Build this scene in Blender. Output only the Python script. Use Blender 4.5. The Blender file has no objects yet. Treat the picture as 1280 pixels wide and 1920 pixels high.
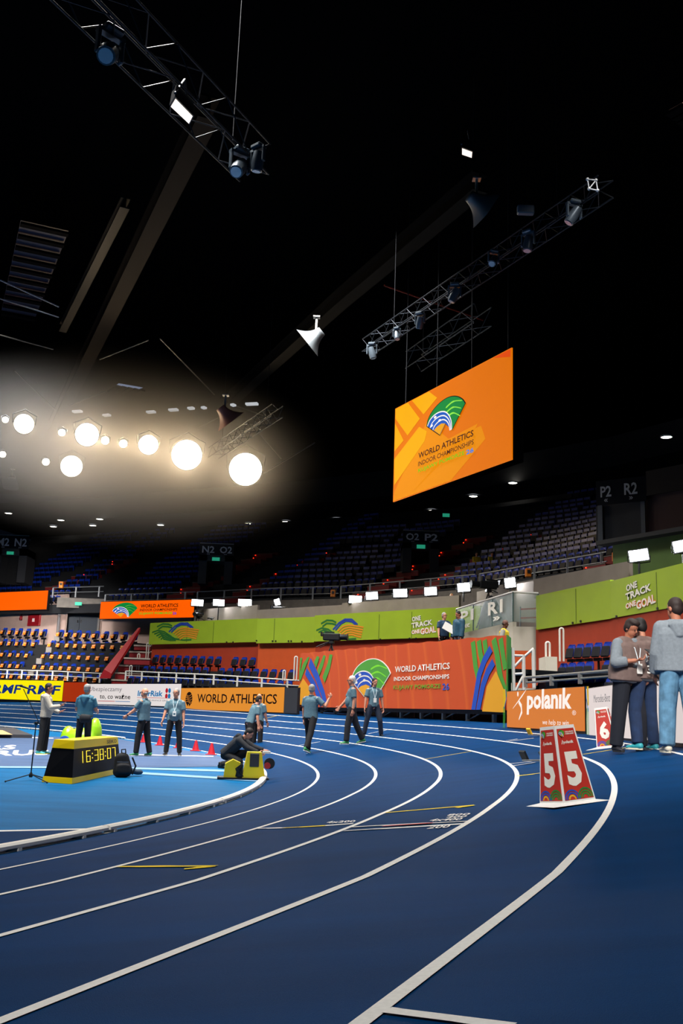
import bpy, math, random
import numpy as np
from mathutils import Vector, Matrix
random.seed(7)
SC = bpy.context.scene
COL = SC.collection

# ------------------------------------------------------------------ camera
FPX, PITCH, ROLL, EYE = 1822.93, 0.20611, -0.03576, 1.22691
cp, sp = math.cos(PITCH), math.sin(PITCH)
_c, _s = math.cos(ROLL), math.sin(ROLL)
FW = np.array([0, cp, sp]); _r = np.array([1., 0, 0]); _u = np.array([0, -sp, cp])
RT = _c*_r - _s*_u; UP = _s*_r + _c*_u
cd = bpy.data.cameras.new('camera'); cam = bpy.data.objects.new('camera', cd); COL.objects.link(cam)
cd.sensor_fit = 'HORIZONTAL'; cd.sensor_width = 36; cd.lens = FPX/1280*36
cd.clip_start = .05; cd.clip_end = 500
m = Matrix.Identity(4)
for i in range(3):
    m[i][0] = RT[i]; m[i][1] = UP[i]; m[i][2] = -FW[i]
m[2][3] = EYE
cam.matrix_world = m
SC.camera = cam

# ------------------------------------------------------------------ world, exposure, main lights
SC.view_settings.view_transform = 'Standard'
SC.view_settings.look = 'None'
SC.view_settings.exposure = 0.0
SC.view_settings.gamma = 1.0
w = bpy.data.worlds.new('world'); SC.world = w; w.use_nodes = True
w.node_tree.nodes['Background'].inputs[0].default_value = (.25, .4, .8, 1)
w.node_tree.nodes['Background'].inputs[1].default_value = 0.004

def area(name, loc, target, size, power, col=(1, 1, 1), sy=None, spread=180):
    l = bpy.data.lights.new(name, 'AREA'); l.energy = power; l.color = col
    l.shape = 'RECTANGLE'; l.size = size; l.size_y = sy or size
    l.spread = math.radians(spread)
    o = bpy.data.objects.new(name, l); COL.objects.link(o)
    o.location = loc
    o.rotation_euler = (Vector(target)-Vector(loc)).to_track_quat('-Z', 'Y').to_euler()
    return o
# unseen roof lighting rig of the arena; the fills are added to brighten single places
area('roof_light_far', (-3, 36, 21), (-2, 40, 0), 8, 3000, (1, .97, .93), 3, 105)
area('roof_light_left', (-18, 45, 21), (-17, 49, 0), 8, 2800, (1, .97, .93), 3, 105)
area('roof_light_middle', (-8, 22, 21), (-8, 26, 0), 8, 4200, (1, .97, .94), 4, 100)
area('roof_light_right', (9, 20, 19), (12, 24, 0), 6, 2200, (1, .96, .92), 3, 105)
area('camera_side_fill', (-3, -3, 14), (3, 12, 0), 4, 400, (1, .98, .95), 3, 80)  # fill added on the camera side to brighten the lane marker faces
area('left_stand_fill', (-24, 54, 17), (-21, 65, 3), 5, 700, (1, .96, .92), 2, 60)  # fill added to lift the dark seats and cards of the left stand
area('left_wall_fill', (-14, 44, 7.6), (-21, 69, 5.6), 1.5, 260, (1, .93, .88), 1, 30)  # no lamp hangs here; added to brighten the pale left wall and door
area('right_people_fill', (1, 2, 12), (5, 13, 1), 2.5, 260, (1, .97, .93), 2, 50)  # added to lighten the faces of the three people at right
area('roof_light_near', (-7, 6, 17), (-4, 9, 0), 4, 300, (.9, .95, 1), 3, 100)

# ------------------------------------------------------------------ pixel helpers (photo rays, each thing gets its own real distance)
def ray(px, py):
    v = FPX*FW + (px-640)*RT - (py-960)*UP
    return v/v[1]
def at(px, py, Y):
    v = ray(px, py)*Y; return Vector((v[0], v[1], EYE+v[2]))
def atz(px, py, z):
    v = ray(px, py); Y = (z-EYE)/v[2]; return at(px, py, Y)
def hz(px, py, Y): return at(px, py, Y).z

# ------------------------------------------------------------------ track geometry
LANE = .97308
KN = np.array([-30, -8, -4, 0, 3, 6, 10, 15, 22, 30, 40, 55.])
BK = np.array([.0004, .04888, .09951, .10793, .13608, .15393, .16236, .16776, .17613, .18444, .20443, .22747])
KK = np.array([-30, -6, -2, 2, 6, 10, 16, 24, 34, 45, 60.])
KV = np.array([-.00106, -.00212, -.00314, .0381, .03898, .03484, .03107, .01596, .01348, .01549, .01658])
SG = np.arange(-24, 84.01, .1)
_k = np.interp(SG, KK, KV); _th = np.concatenate([[0], np.cumsum((_k[1:]+_k[:-1])/2*.1)])
_i0 = 240; _th -= _th[_i0]; HD = .39213-_th
GX = np.concatenate([[0], np.cumsum(np.sin((HD[1:]+HD[:-1])/2)*.1)])
GY = np.concatenate([[0], np.cumsum(np.cos((HD[1:]+HD[:-1])/2)*.1)])
GX += -3.4079-GX[_i0]; GY += 6.74287-GY[_i0]
BANKW = 6.75
def trk(s, off, dz=0.):
    h = np.interp(s, SG, HD)
    z = min(max(off, 0), BANKW)*math.tan(np.interp(s, KN, BK))
    return Vector((np.interp(s, SG, GX)+off*math.cos(h), np.interp(s, SG, GY)-off*math.sin(h), z+dz))
def so(x, y):
    k = ((GX-x)**2+(GY-y)**2).argmin()
    h = HD[k]
    return SG[k], (x-GX[k])*math.cos(h)-(y-GY[k])*math.sin(h)
def gz(x, y):
    s, o = so(x, y)
    return min(max(o, 0), BANKW)*math.tan(np.interp(s, KN, BK))
def surf(px, py):
    v = ray(px, py); lo = None
    prev = 1.
    for Y in np.arange(1., 66, .05):
        if EYE+v[2]*Y <= gz(v[0]*Y, Y): break
        prev = Y
    a, b = prev, Y
    for _ in range(14):
        c = (a+b)/2
        if EYE+v[2]*c <= gz(v[0]*c, c): b = c
        else: a = c
    return at(px, py, b)

# ------------------------------------------------------------------ materials
def lin(h):
    h = h.lstrip('#'); r = []
    for i in (0, 2, 4):
        c = int(h[i:i+2], 16)/255
        r.append(c/12.92 if c <= .04045 else ((c+.055)/1.055)**2.4)
    return tuple(r)+(1,)
MATS = {}
def mat(name, col, rough=.6, metal=0, emit=0, spec=.5, noise=0, scale=30, bump=0, ecol=None, alpha=1, trans=0, coat=0, nd=None):
    if name in MATS: return MATS[name]
    m = bpy.data.materials.new(name); m.use_nodes = True; MATS[name] = m
    nt = m.node_tree; b = nt.nodes['Principled BSDF']
    c = lin(col) if isinstance(col, str) else col
    b.inputs['Base Color'].default_value = c
    b.inputs['Roughness'].default_value = rough; b.inputs['Metallic'].default_value = metal
    b.inputs['Specular IOR Level'].default_value = spec
    b.inputs['Transmission Weight'].default_value = trans
    b.inputs['Alpha'].default_value = alpha
    b.inputs['Coat Weight'].default_value = coat
    if emit:
        b.inputs['Emission Color'].default_value = lin(ecol) if ecol else c
        b.inputs['Emission Strength'].default_value = emit
    if noise or bump:
        tc = nt.nodes.new('ShaderNodeTexCoord'); n = nt.nodes.new('ShaderNodeTexNoise')
        n.inputs['Scale'].default_value = scale; n.inputs['Detail'].default_value = 5
        nt.links.new(tc.outputs['Object'], n.inputs['Vector'])
        if noise:
            mx = nt.nodes.new('ShaderNodeMix'); mx.data_type = 'RGBA'
            mx.inputs[6].default_value = tuple(max(0, x*(1-noise)) for x in c[:3])+(1,)
            mx.inputs[7].default_value = tuple(min(1, x*(1+noise)) for x in c[:3])+(1,)
            rp = nt.nodes.new('ShaderNodeMapRange'); rp.inputs[1].default_value = .3; rp.inputs[2].default_value = .7
            nt.links.new(n.outputs[0], rp.inputs[0]); nt.links.new(rp.outputs[0], mx.inputs[0])
            nt.links.new(mx.outputs[2], b.inputs['Base Color'])
        if bump:
            bp = nt.nodes.new('ShaderNodeBump'); bp.inputs['Strength'].default_value = bump
            bp.inputs['Distance'].default_value = .01
            nt.links.new(n.outputs[0], bp.inputs['Height']); nt.links.new(bp.outputs[0], b.inputs['Normal'])
    return m
def led(name, col, strength=.8):
    c = lin(col)
    return mat(name, tuple(x*.12 for x in c[:3])+(1,), rough=.6, emit=strength*1.15, spec=.1, ecol=col)

# ------------------------------------------------------------------ mesh helper
class MB:
    def __init__(s): s.v = []; s.f = []; s.mi = []; s.sm = []
    def add(s, vs, fs, mi=0, smooth=False):
        o = len(s.v); s.v += [tuple(v) for v in vs]
        s.f += [tuple(i+o for i in f) for f in fs]; s.mi += [mi]*len(fs); s.sm += [smooth]*len(fs)
    def box(s, c, d, rot=None, mi=0, bev=0):
        c = Vector(c); x, y, z = d[0]/2, d[1]/2, d[2]/2
        if bev:
            b = min(bev, x*.9, y*.9, z*.9); vs = []
            for sx in (-1, 1):
                for sy in (-1, 1):
                    for sz in (-1, 1):
                        vs += [Vector((sx*x, sy*(y-b), sz*(z-b))), Vector((sx*(x-b), sy*y, sz*(z-b))), Vector((sx*(x-b), sy*(y-b), sz*z))]
            import bmesh
            bm = bmesh.new()
            for v in vs: bm.verts.new(v)
            r = bmesh.ops.convex_hull(bm, input=bm.verts); bm.verts.ensure_lookup_table(); bm.verts.index_update()
            V = [v.co.copy() for v in bm.verts]; F = [[v.index for v in f.verts] for f in bm.faces]; bm.free()
        else:
            V = [Vector((sx*x, sy*y, sz*z)) for sx in (-1, 1) for sy in (-1, 1) for sz in (-1, 1)]
            F = [(0, 1, 3, 2), (4, 6, 7, 5), (0, 4, 5, 1), (2, 3, 7, 6), (0, 2, 6, 4), (1, 5, 7, 3)]
        if rot is not None:
            R = rot if isinstance(rot, Matrix) else Matrix.Rotation(rot, 3, 'Z')
            V = [R @ v for v in V]
        s.add([v+c for v in V], F, mi); return s
    def tube(s, pts, r, n=8, mi=0, cap=True, r2=None, side=None):
        pts = [Vector(p) for p in pts]; N = len(pts)
        rs = r if isinstance(r, (list, tuple)) else [r+(((r2 or r)-r)*i/max(1, N-1)) for i in range(N)]
        vs = []
        pa = None
        for i, p in enumerate(pts):
            t = (pts[min(i+1, N-1)]-pts[max(i-1, 0)]).normalized()
            if pa is None:
                a = Vector((0, 0, 1)) if abs(t.z) < .9 else Vector((1, 0, 0))
                if side: a = Vector(side)
                a = (a-t*a.dot(t)).normalized()
            else: a = (pa-t*pa.dot(t)).normalized()
            pa = a; b = t.cross(a)
            for k in range(n):
                g = 2*math.pi*k/n; vs.append(p+(a*math.cos(g)+b*math.sin(g))*rs[i])
        fs = [(i*n+k, i*n+(k+1) % n, (i+1)*n+(k+1) % n, (i+1)*n+k) for i in range(N-1) for k in range(n)]
        s.add(vs, fs, mi, True)
        if cap: s.add(vs[:n], [tuple(range(n))[::-1]], mi); s.add(vs[-n:], [tuple(range(n))], mi)
        return s
    def ell(s, c, r, rot=None, n=14, m=9, mi=0):
        c = Vector(c); vs = []; R = rot or Matrix.Identity(3)
        for i in range(m+1):
            a = math.pi*i/m
            for k in range(n):
                g = 2*math.pi*k/n
                vs.append(c+R @ Vector((r[0]*math.sin(a)*math.cos(g), r[1]*math.sin(a)*math.sin(g), r[2]*math.cos(a))))
        s.add(vs, [(i*n+k, (i+1)*n+k, (i+1)*n+(k+1) % n, i*n+(k+1) % n) for i in range(m) for k in range(n)], mi, True); return s
    def cap(s, p0, p1, e0, e1, side, n=16, mi=0, dome=1.):
        """limb: elliptical capsule, e=(half width along side, half depth)"""
        p0, p1 = Vector(p0), Vector(p1); t = p1-p0; L = t.length; t = t/L if L > 1e-6 else Vector((0, 0, 1))
        a = Vector(side); a = a-t*a.dot(t)
        if a.length < 1e-3: a = Vector((0, 1, 0))-t*t.y
        a.normalize(); b = t.cross(a); rings = []
        for j in range(4):
            g = math.pi/2*j/4; rings.append((p0-t*math.cos(g)*min(e0)*dome, math.sin(g)*1., e0))
        for j in range(5):
            q = j/4; rings.append((p0.lerp(p1, q), 1., (e0[0]+(e1[0]-e0[0])*q, e0[1]+(e1[1]-e0[1])*q)))
        for j in range(3, -1, -1):
            g = math.pi/2*j/4; rings.append((p1+t*math.cos(g)*min(e1)*dome, math.sin(g), e1))
        vs = []
        for c, k, e in rings:
            k = max(k, .02)
            for i in range(n):
                g = 2*math.pi*i/n; vs.append(c+a*math.cos(g)*e[0]*k+b*math.sin(g)*e[1]*k)
        N = len(rings)
        s.add(vs, [(i*n+k, i*n+(k+1) % n, (i+1)*n+(k+1) % n, (i+1)*n+k) for i in range(N-1) for k in range(n)]+[tuple(range(n))[::-1], tuple((N-1)*n+k for k in range(n))], mi, True)
        return s
    def lathe(s, prof, c=(0, 0, 0), n=20, mi=0, smooth=True):
        c = Vector(c); vs = []
        for r, z in prof:
            for k in range(n):
                g = 2*math.pi*k/n; vs.append(c+Vector((r*math.cos(g), r*math.sin(g), z)))
        N = len(prof)
        s.add(vs, [(i*n+k, i*n+(k+1) % n, (i+1)*n+(k+1) % n, (i+1)*n+k) for i in range(N-1) for k in range(n)], mi, smooth); return s
    def poly(s, pts, y=0., mi=0):
        """flat polygon in local x,z at depth y, facing -y"""
        s.add([(p[0], y, p[1]) for p in pts], [tuple(range(len(pts)))], mi); return s
    def slab(s, pts, y0, y1, mi=0):
        n = len(pts)
        s.add([(p[0], y0, p[1]) for p in pts]+[(p[0], y1, p[1]) for p in pts],
              [tuple(range(n)), tuple(range(2*n-1, n-1, -1))]+[(i, i+n, (i+1) % n+n, (i+1) % n) for i in range(n)], mi); return s
    def quadstrip(s, A, B, mi=0, smooth=False):
        n = len(A); s.add(list(A)+list(B), [(i, i+1, n+i+1, n+i) for i in range(n-1)], mi, smooth); return s
    def mesh(s, name, mats):
        me = bpy.data.meshes.new(name); me.from_pydata(s.v, [], s.f)
        for x in (mats if isinstance(mats, (list, tuple)) else [mats]): me.materials.append(x)
        me.polygons.foreach_set('material_index', s.mi); me.polygons.foreach_set('use_smooth', s.sm)
        me.update(); return me
    def build(s, name, mats, parent=None, loc=None, rz=0, **tags):
        o = bpy.data.objects.new(name, s.mesh(name, mats)); COL.objects.link(o)
        if parent: o.parent = parent
        if loc is not None: o.location = loc
        if rz: o.rotation_euler = (0, 0, rz)
        tag(o, **tags); return o
def tag(o, label=None, cat=None, group=None, kind=None):
    if label: o['label'] = label
    if cat: o['category'] = cat
    if group: o['group'] = group
    if kind: o['kind'] = kind
    return o
def thing(name, label, cat, loc=(0, 0, 0), rz=0, group=None):
    o = bpy.data.objects.new(name, None); COL.objects.link(o); o.empty_display_size = .1
    o.location = loc; o.rotation_euler = (0, 0, rz); return tag(o, label, cat, group)
def copy_tree(o, parent=None):
    c = o.copy(); COL.objects.link(c)
    if parent: c.parent = parent
    for ch in list(o.children): copy_tree(ch, c)
    return c
def dup(o, loc, rz, label=None, group=None):
    c = copy_tree(o); c.location = loc; c.rotation_euler = (0, 0, rz)
    if label: c['label'] = label
    if group: c['group'] = group
    return c
def evalmesh(bm_mb, mats, voxel=.012, smooth=3, name='m'):
    """union the overlapping limbs into one continuous surface"""
    me = bm_mb.mesh(name, mats); o = bpy.data.objects.new('tmp', me); COL.objects.link(o)
    r = o.modifiers.new('r', 'REMESH'); r.mode = 'VOXEL'; r.voxel_size = voxel; r.use_smooth_shade = True
    if smooth:
        k = o.modifiers.new('s', 'SMOOTH'); k.iterations = smooth; k.factor = .5
    dg = bpy.context.evaluated_depsgraph_get(); dg.update()
    out = bpy.data.meshes.new_from_object(o.evaluated_get(dg)); out.name = name
    bpy.data.objects.remove(o)
    if not out.materials:
        for x in (mats if isinstance(mats, (list, tuple)) else [mats]): out.materials.append(x)
    for p in out.polygons: p.use_smooth = True
    return out
def link(name, me, parent, **tags):
    o = bpy.data.objects.new(name, me); COL.objects.link(o); o.parent = parent; tag(o, **tags); return o

# text fitted into a box (u0,v0)-(u1,v1) of a panel's local x,z, facing -y
def text(parent, body, box, m, y=-.012, bold=0., name='lettering', shear=0., rot=0., flat=False, ext=.001, pts=None, label=None):
    cu = bpy.data.curves.new('t', 'FONT'); cu.body = body; cu.size = 1; cu.offset = bold; cu.extrude = 0; cu.resolution_u = 2
    o = bpy.data.objects.new('t', cu); COL.objects.link(o)
    dg = bpy.context.evaluated_depsgraph_get(); dg.update()
    me = bpy.data.meshes.new_from_object(o.evaluated_get(dg)); bpy.data.objects.remove(o)
    xs = [v.co.x for v in me.vertices]; ys = [v.co.y for v in me.vertices]
    x0, x1, y0, y1 = min(xs), max(xs), min(ys), max(ys)
    u0, v0, u1, v1 = box or (0, 0, 1, 1); cr, sr = math.cos(rot), math.sin(rot)
    for v in me.vertices:
        a = (v.co.x-x0)/(x1-x0); b = (v.co.y-y0)/(y1-y0)
        if pts:                       # four corners on a floor: bl, br, tr, tl
            P = (pts[0].lerp(pts[1], a)).lerp(pts[3].lerp(pts[2], a), b); v.co = P
        else:
            U = (u1-u0)*a+shear*b*(v1-v0); Z = (v1-v0)*b
            v.co = (u0+U*cr-Z*sr, y, v0+U*sr+Z*cr)
    me.materials.clear(); me.materials.append(m)
    ob = bpy.data.objects.new(name, me); COL.objects.link(ob)
    if parent: ob.parent = parent
    tag(ob, label=label)
    return ob
def arcpts(cx, cy, r, a0, a1, n=16, sx=1.):
    return [(cx+r*sx*math.cos(math.radians(a0+(a1-a0)*i/n)), cy+r*math.sin(math.radians(a0+(a1-a0)*i/n))) for i in range(n+1)]
def band(mb, pts, wd, y, mi=0, clip=None):
    """flat ribbon along 2-D points; wd number or list"""
    n = len(pts); A = []; B = []
    for i, p in enumerate(pts):
        a = pts[max(i-1, 0)]; b = pts[min(i+1, n-1)]; dx, dy = b[0]-a[0], b[1]-a[1]; L = math.hypot(dx, dy) or 1
        h = (wd[i] if isinstance(wd, (list, tuple)) else wd)/2
        for S, sg in ((A, 1), (B, -1)):
            q = [p[0]-dy/L*h*sg, p[1]+dx/L*h*sg]
            if clip: q = [min(max(q[0], clip[0]), clip[2]), min(max(q[1], clip[1]), clip[3])]
            S.append((q[0], y, q[1]))
    mb.quadstrip(A, B, mi)
def panelthing(name, label, cat, A, B, group=None):
    """Empty at A whose x axis points to B, returns (empty, length)"""
    A = Vector(A); B = Vector(B); d = B-A
    return thing(name, label, cat, A, math.atan2(d.y, d.x), group), math.hypot(d.x, d.y)

# ------------------------------------------------------------------ common materials
BLACK = mat('black_plastic', '#0c0d10', .5); DARKM = mat('dark_metal', '#22252a', .45, .6)
WHITE = mat('white_paint', '#e8e6e0', .6); STEEL = mat('galvanised_steel', '#a9a9a4', .4, .7)
RAIL = mat('white_rail_paint', '#d6d2c8', .45); LINE = mat('lane_line_white', '#ece8e0', .75, noise=.06, scale=60)
TEAL = mat('teal_cloth', '#51707c', .85, noise=.12, scale=25, bump=.3)
YEL = mat('marking_yellow', '#e8c800', .7); REDP = mat('marking_red', '#b8102a', .7)
# ================================================================== the setting: floor and track
def trackmat(name, c, rough=.42, sc=7.):
    m = bpy.data.materials.new(name); m.use_nodes = True; nt = m.node_tree; b = nt.nodes['Principled BSDF']; N = nt.nodes.new; K = nt.links.new
    tc = N('ShaderNodeTexCoord')
    n1 = N('ShaderNodeTexNoise'); n1.inputs['Scale'].default_value = 1.1; n1.inputs['Detail'].default_value = 6
    n2 = N('ShaderNodeTexNoise'); n2.inputs['Scale'].default_value = 260; n2.inputs['Detail'].default_value = 3
    mp = N('ShaderNodeMapping'); mp.inputs['Scale'].default_value = (.5, 2.2, 1)
    K(tc.outputs['Object'], mp.inputs[0]); K(mp.outputs[0], n1.inputs['Vector']); K(tc.outputs['Object'], n2.inputs['Vector'])
    c = lin(c)
    mx = N('ShaderNodeMix'); mx.data_type = 'RGBA'
    mx.inputs[6].default_value = tuple(x*.8 for x in c[:3])+(1,); mx.inputs[7].default_value = tuple(x*1.22 for x in c[:3])+(1,)
    ad = N('ShaderNodeMath'); ad.operation = 'ADD'; ml = N('ShaderNodeMath'); ml.operation = 'MULTIPLY'; ml.inputs[1].default_value = .5
    K(n2.outputs[0], ml.inputs[0]); K(n1.outputs[0], ad.inputs[0]); K(ml.outputs[0], ad.inputs[1])
    mr = N('ShaderNodeMapRange'); mr.inputs[1].default_value = .5; mr.inputs[2].default_value = 1.; K(ad.outputs[0], mr.inputs[0])
    K(mr.outputs[0], mx.inputs[0]); K(mx.outputs[2], b.inputs['Base Color'])
    b.inputs['Roughness'].default_value = rough; b.inputs['Specular IOR Level'].default_value = .025
    b.inputs['Sheen Weight'].default_value = .03; b.inputs['Sheen Roughness'].default_value = .35; b.inputs['Sheen Tint'].default_value = (.45, .68, 1, 1)
    bp = N('ShaderNodeBump'); bp.inputs['Strength'].default_value = .5; bp.inputs['Distance'].default_value = .004
    K(n2.outputs[0], bp.inputs['Height']); K(bp.outputs[0], b.inputs['Normal'])
    return m
TRK = trackmat('track_rubber_blue', '#00335f', .6)
INF = trackmat('infield_blue', '#0f659a', .5)
GRY = trackmat('runway_greyblue', '#4a5f80', .5)

ss = list(np.arange(-20, 78.1, .5))
mb = MB(); offs = [0, 1, 2, 3, 4, 5, 6, BANKW, 9.5]
for i in range(len(offs)-1):
    mb.quadstrip([trk(s, offs[i]) for s in ss], [trk(s, offs[i+1]) for s in ss], 0, True)
mb.build('floor_track', TRK, kind='structure')
mb = MB()
mb.quadstrip([trk(s, 0, -.004) for s in ss], [trk(s, -40, -.004) if False else Vector((-60, min(trk(s, 0).y, 66), -.004)) for s in ss])
mb.build('floor_infield', INF, kind='structure')
mb = MB(); mb.box((0, 40, -.6), (200, 160, 1)); mb.build('floor_slab', mat('slab_grey', '#2a2d33', .9), kind='structure')

def lineribbon(mb, P, wd, dz=.006):
    n = len(P); A = []; B = []
    for i, p in enumerate(P):
        t = P[min(i+1, n-1)]-P[max(i-1, 0)]; t.z = 0; t.normalize(); nn = Vector((t.y, -t.x, 0))*wd/2
        for S, q in ((A, p-nn), (B, p+nn)):
            S.append(Vector((q.x, q.y, max(gz(q.x, q.y), 0)+dz)))
    mb.quadstrip(A, B)
floor_t = bpy.data.objects['floor_track']; floor_i = bpy.data.objects['floor_infield']
for i in range(0, 7):
    mb = MB(); A = []; B = []
    c = LANE*i
    wd = .052 if i else .05
    sl = list(np.arange(-20, 78, .25))
    A = [trk(s, c-wd/2, .004) for s in sl]; B = [trk(s, c+wd/2, .004) for s in sl]
    mb.quadstrip(A, B); mb.build('lane_line', LINE, floor_t)

def flooruntil(name, pix, m, dz=.003, parent=None, z=0.):
    mb = MB(); P = [atz(x, y, z) for x, y in pix]
    mb.add([(p.x, p.y, dz) for p in P], [tuple(range(len(P)))]); return mb.build(name, m, parent)
def pl(pixs, n=8):
    P = []
    for a, b in zip(pixs[:-1], pixs[1:]):
        for k in range(n+1):
            q = k/n; P.append(surf(a[0]+(b[0]-a[0])*q, a[1]+(b[1]-a[1])*q))
    return P
def mark(pixs, wd, m, name='painted_line', dz=.006, n=8):
    mb = MB(); A = surf(*pixs[0]); P = []
    for a, b in zip(pixs[:-1], pixs[1:]):
        a3, b3 = surf(*a), surf(*b)
        for k in range(n+1): P.append(a3.lerp(b3, k/n))
    lineribbon(mb, P, wd, dz); return mb.build(name, m, floor_t)
# painted zones of the infield, grey runway between far rail and the pale blue strips
flooruntil('runway_zone', [(-700, 1446), (-700, 1355), (0, 1372), (90, 1381), (225, 1386), (300, 1399), (400, 1416), (440, 1424), (474, 1436), (300, 1439), (100, 1438)], GRY, .002, floor_i)
PALE = mat('pale_blue_paint', '#7aa6d0', .6, noise=.08, scale=20)
flooruntil('pale_strip', [(-700, 1452), (-700, 1448), (0, 1437), (200, 1438), (478, 1445), (482, 1449), (200, 1441), (0, 1440)], PALE, .005, floor_i)
flooruntil('pale_strip', [(250, 1447), (486, 1462), (489, 1466), (250, 1451)], PALE, .005, floor_i)
flooruntil('edge_line', [(-900, 1592), (-900, 1588), (0, 1557.5), (190, 1553.5), (190, 1555.5), (0, 1560)], LINE, .005, floor_i)
flooruntil('inner_track_zone', [(-900, 1592), (0, 1560), (192, 1555.5), (190, 1566), (120, 1580), (0, 1602), (-900, 1800)], TRK, .0035, floor_i)
flooruntil('edge_line', [(255, 1414.5), (400, 1418), (400, 1419), (255, 1416)], LINE, .006, floor_i)
flooruntil('edge_line', [(-200, 1380), (60, 1382.6), (100, 1384), (100, 1385), (60, 1383.8), (-200, 1381)], LINE, .006, floor_i)
text(floor_i, 'ERS', None, LINE, pts=[atz(-60, 1408, 0)+Vector((0, 0, .006)), atz(28, 1405, 0)+Vector((0, 0, .006)), atz(32, 1397, 0)+Vector((0, 0, .006)), atz(-50, 1399, 0)+Vector((0, 0, .006))], bold=.03, name='floor_lettering')
text(floor_i, 'ARUS', None, LINE, pts=[atz(-70, 1418.5, 0)+Vector((0, 0, .006)), atz(92, 1416, 0)+Vector((0, 0, .006)), atz(92, 1406, 0)+Vector((0, 0, .006)), atz(-60, 1409, 0)+Vector((0, 0, .006))], bold=.03, name='floor_lettering')

# lane markings
mark([(724, 1898), (905, 1921), (960, 1929)], .05, LINE)
mark([(222, 1626.5), (405, 1625)], .05, YEL, 'yellow_arrow'); mark([(404, 1625), (345, 1631)], .06, YEL, 'yellow_arrow')
mark([(723, 1525), (888, 1511)], .05, YEL, 'yellow_arrow'); mark([(888, 1511), (855, 1516)], .06, YEL, 'yellow_arrow')
mark([(657, 1552), (875, 1541)], .05, LINE); mark([(645, 1559), (868, 1545.5)], .05, LINE)
mark([(717, 1551.0), (810, 1545.0)], .06, REDP, 'red_line', .009)
mark([(482, 1554.5), (532, 1553.5)], .05, LINE); mark([(532, 1553.5), (610, 1549.5)], .05, YEL, 'yellow_line'); mark([(610, 1549.5), (662, 1545.5)], .05, LINE)
mark([(796, 1424), (885, 1409)], .05, YEL, 'yellow_line'); mark([(968, 1456), (1016, 1450)], .05, YEL, 'yellow_line')
mark([(1093, 1415), (1175, 1402)], .05, YEL, 'yellow_line')
mark([(952, 1433), (1000, 1428)], .045, LINE); mark([(958, 1437), (1003, 1430)], .045, LINE)
mark([(953, 1390.5), (1000, 1384.5)], .045, LINE); mark([(948, 1389.5), (970, 1386)], .045, LINE)
mark([(490, 1349), (523, 1341)], .05, YEL, 'yellow_line')
mark([(690, 1376), (725, 1369)], .045, LINE); mark([(560, 1398), (600, 1391)], .045, LINE)
def ftext(s, bl, br, tr, tl, m=LINE, bold=.02):
    P = [surf(*q)+Vector((0, 0, .007)) for q in (bl, br, tr, tl)]
    text(floor_t, s, None, m, pts=P, bold=bold, name='floor_lettering')
ftext('200', (799, 1556), (839, 1553.5), (847, 1548), (808, 1550))
ftext('4x400', (802, 1542), (862, 1539.5), (870, 1534.5), (812, 1537))
ftext('400', (834, 1535.6), (872, 1533.8), (878, 1530.2), (840, 1532))
ftext('800', (836, 1531.5), (878, 1529.5), (884, 1525.8), (843, 1527.7))
ftext('4x200', (610, 1545.5), (664, 1543), (668, 1539.2), (616, 1541.2))

# aluminium kerb along the inner edge of the track
KERB = mat('kerb_white', '#e4e0d8', .4, spec=.6); SLOT = mat('kerb_slot_dark', '#15161a', .7)
def kerb(s0, s1, label):
    c = trk((s0+s1)/2, -.05); th = thing('track_kerb', label, 'track kerb', c, 0, 'white kerb sections')
    n = max(4, int((s1-s0)/.4)); S = [s0+(s1-s0-.04)*i/n for i in range(n+1)]
    b = MB(); L = lambda o, z: [trk(s, o, z)-c for s in S]
    prof = [(-.09, .03), (-.09, .055), (-.05, .075), (.0, .075), (.03, .055), (.03, .03)]
    for p, q in zip(prof[:-1], prof[1:]): b.quadstrip(L(*p), L(*q), 0, True)
    for k in (0, -1):
        b.add([trk(S[k], o, z)-c for o, z in prof], [tuple(range(len(prof)))])
    b.quadstrip(L(-.09, .03), L(.03, .03))
    b.build('kerb_rail', KERB, th)
    b = MB()
    for s in np.arange(s0+.1, s1, 1.0):
        h = np.interp(s, SG, HD); b.box(trk(s, -.03, .015)-c, (.13, .05, .03), -h)
    b.build('kerb_foot', KERB, th)
s = -18.
while s < 15.3:
    near = s < 5
    kerb(s, min(s+3.6, 15.6), 'white aluminium kerb section beside the blue infield, '+('nearest on the left' if s < 0 else 'at the mid curve' if s < 7.5 else 'by the yellow case at the bend'))
    s += 3.6
s = 35.
while s < 70:
    kerb(s, s+4, 'distant white kerb section on the far bend behind the officials, left'); s += 4

# ================================================================== hoardings at the outer edge
def hpt(px, off=6.2, dz=0.):
    """point of the outer hoarding line seen in photo column px"""
    best = None
    for s in np.arange(2, 76, .1):
        P = trk(s, off); v = np.array(P)-np.array([0, 0, EYE]); d = v@FW
        x = 640+FPX*(v@RT)/d
        if best is None or abs(x-px) < best[0]: best = (abs(x-px), s, P)
    return best[2]+Vector((0, 0, dz))
def hoard(px0, px1, htop, mface, label, zb=.03, parts=()):
    A, B = hpt(px0), hpt(px1); z = min(A.z, B.z)
    A.z = B.z = z
    e, L = panelthing('advertising_board', label, 'advertising board', A, B)
    H = htop
    b = MB(); b.box((L/2, .06, H/2), (L-.01, .1, H)); b.build('board_frame', BLACK, e)
    b = MB(); b.box((L/2, 0, H/2+.02), (L-.06, .02, H-.07)); b.build('display_face', mface, e)
    return e, L, H
RMFY = led('led_yellow', '#f7e600', .75); LEDB = led('led_blue', '#123a94', .4); LEDW = led('led_white', '#f2e9e6', .68)
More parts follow.
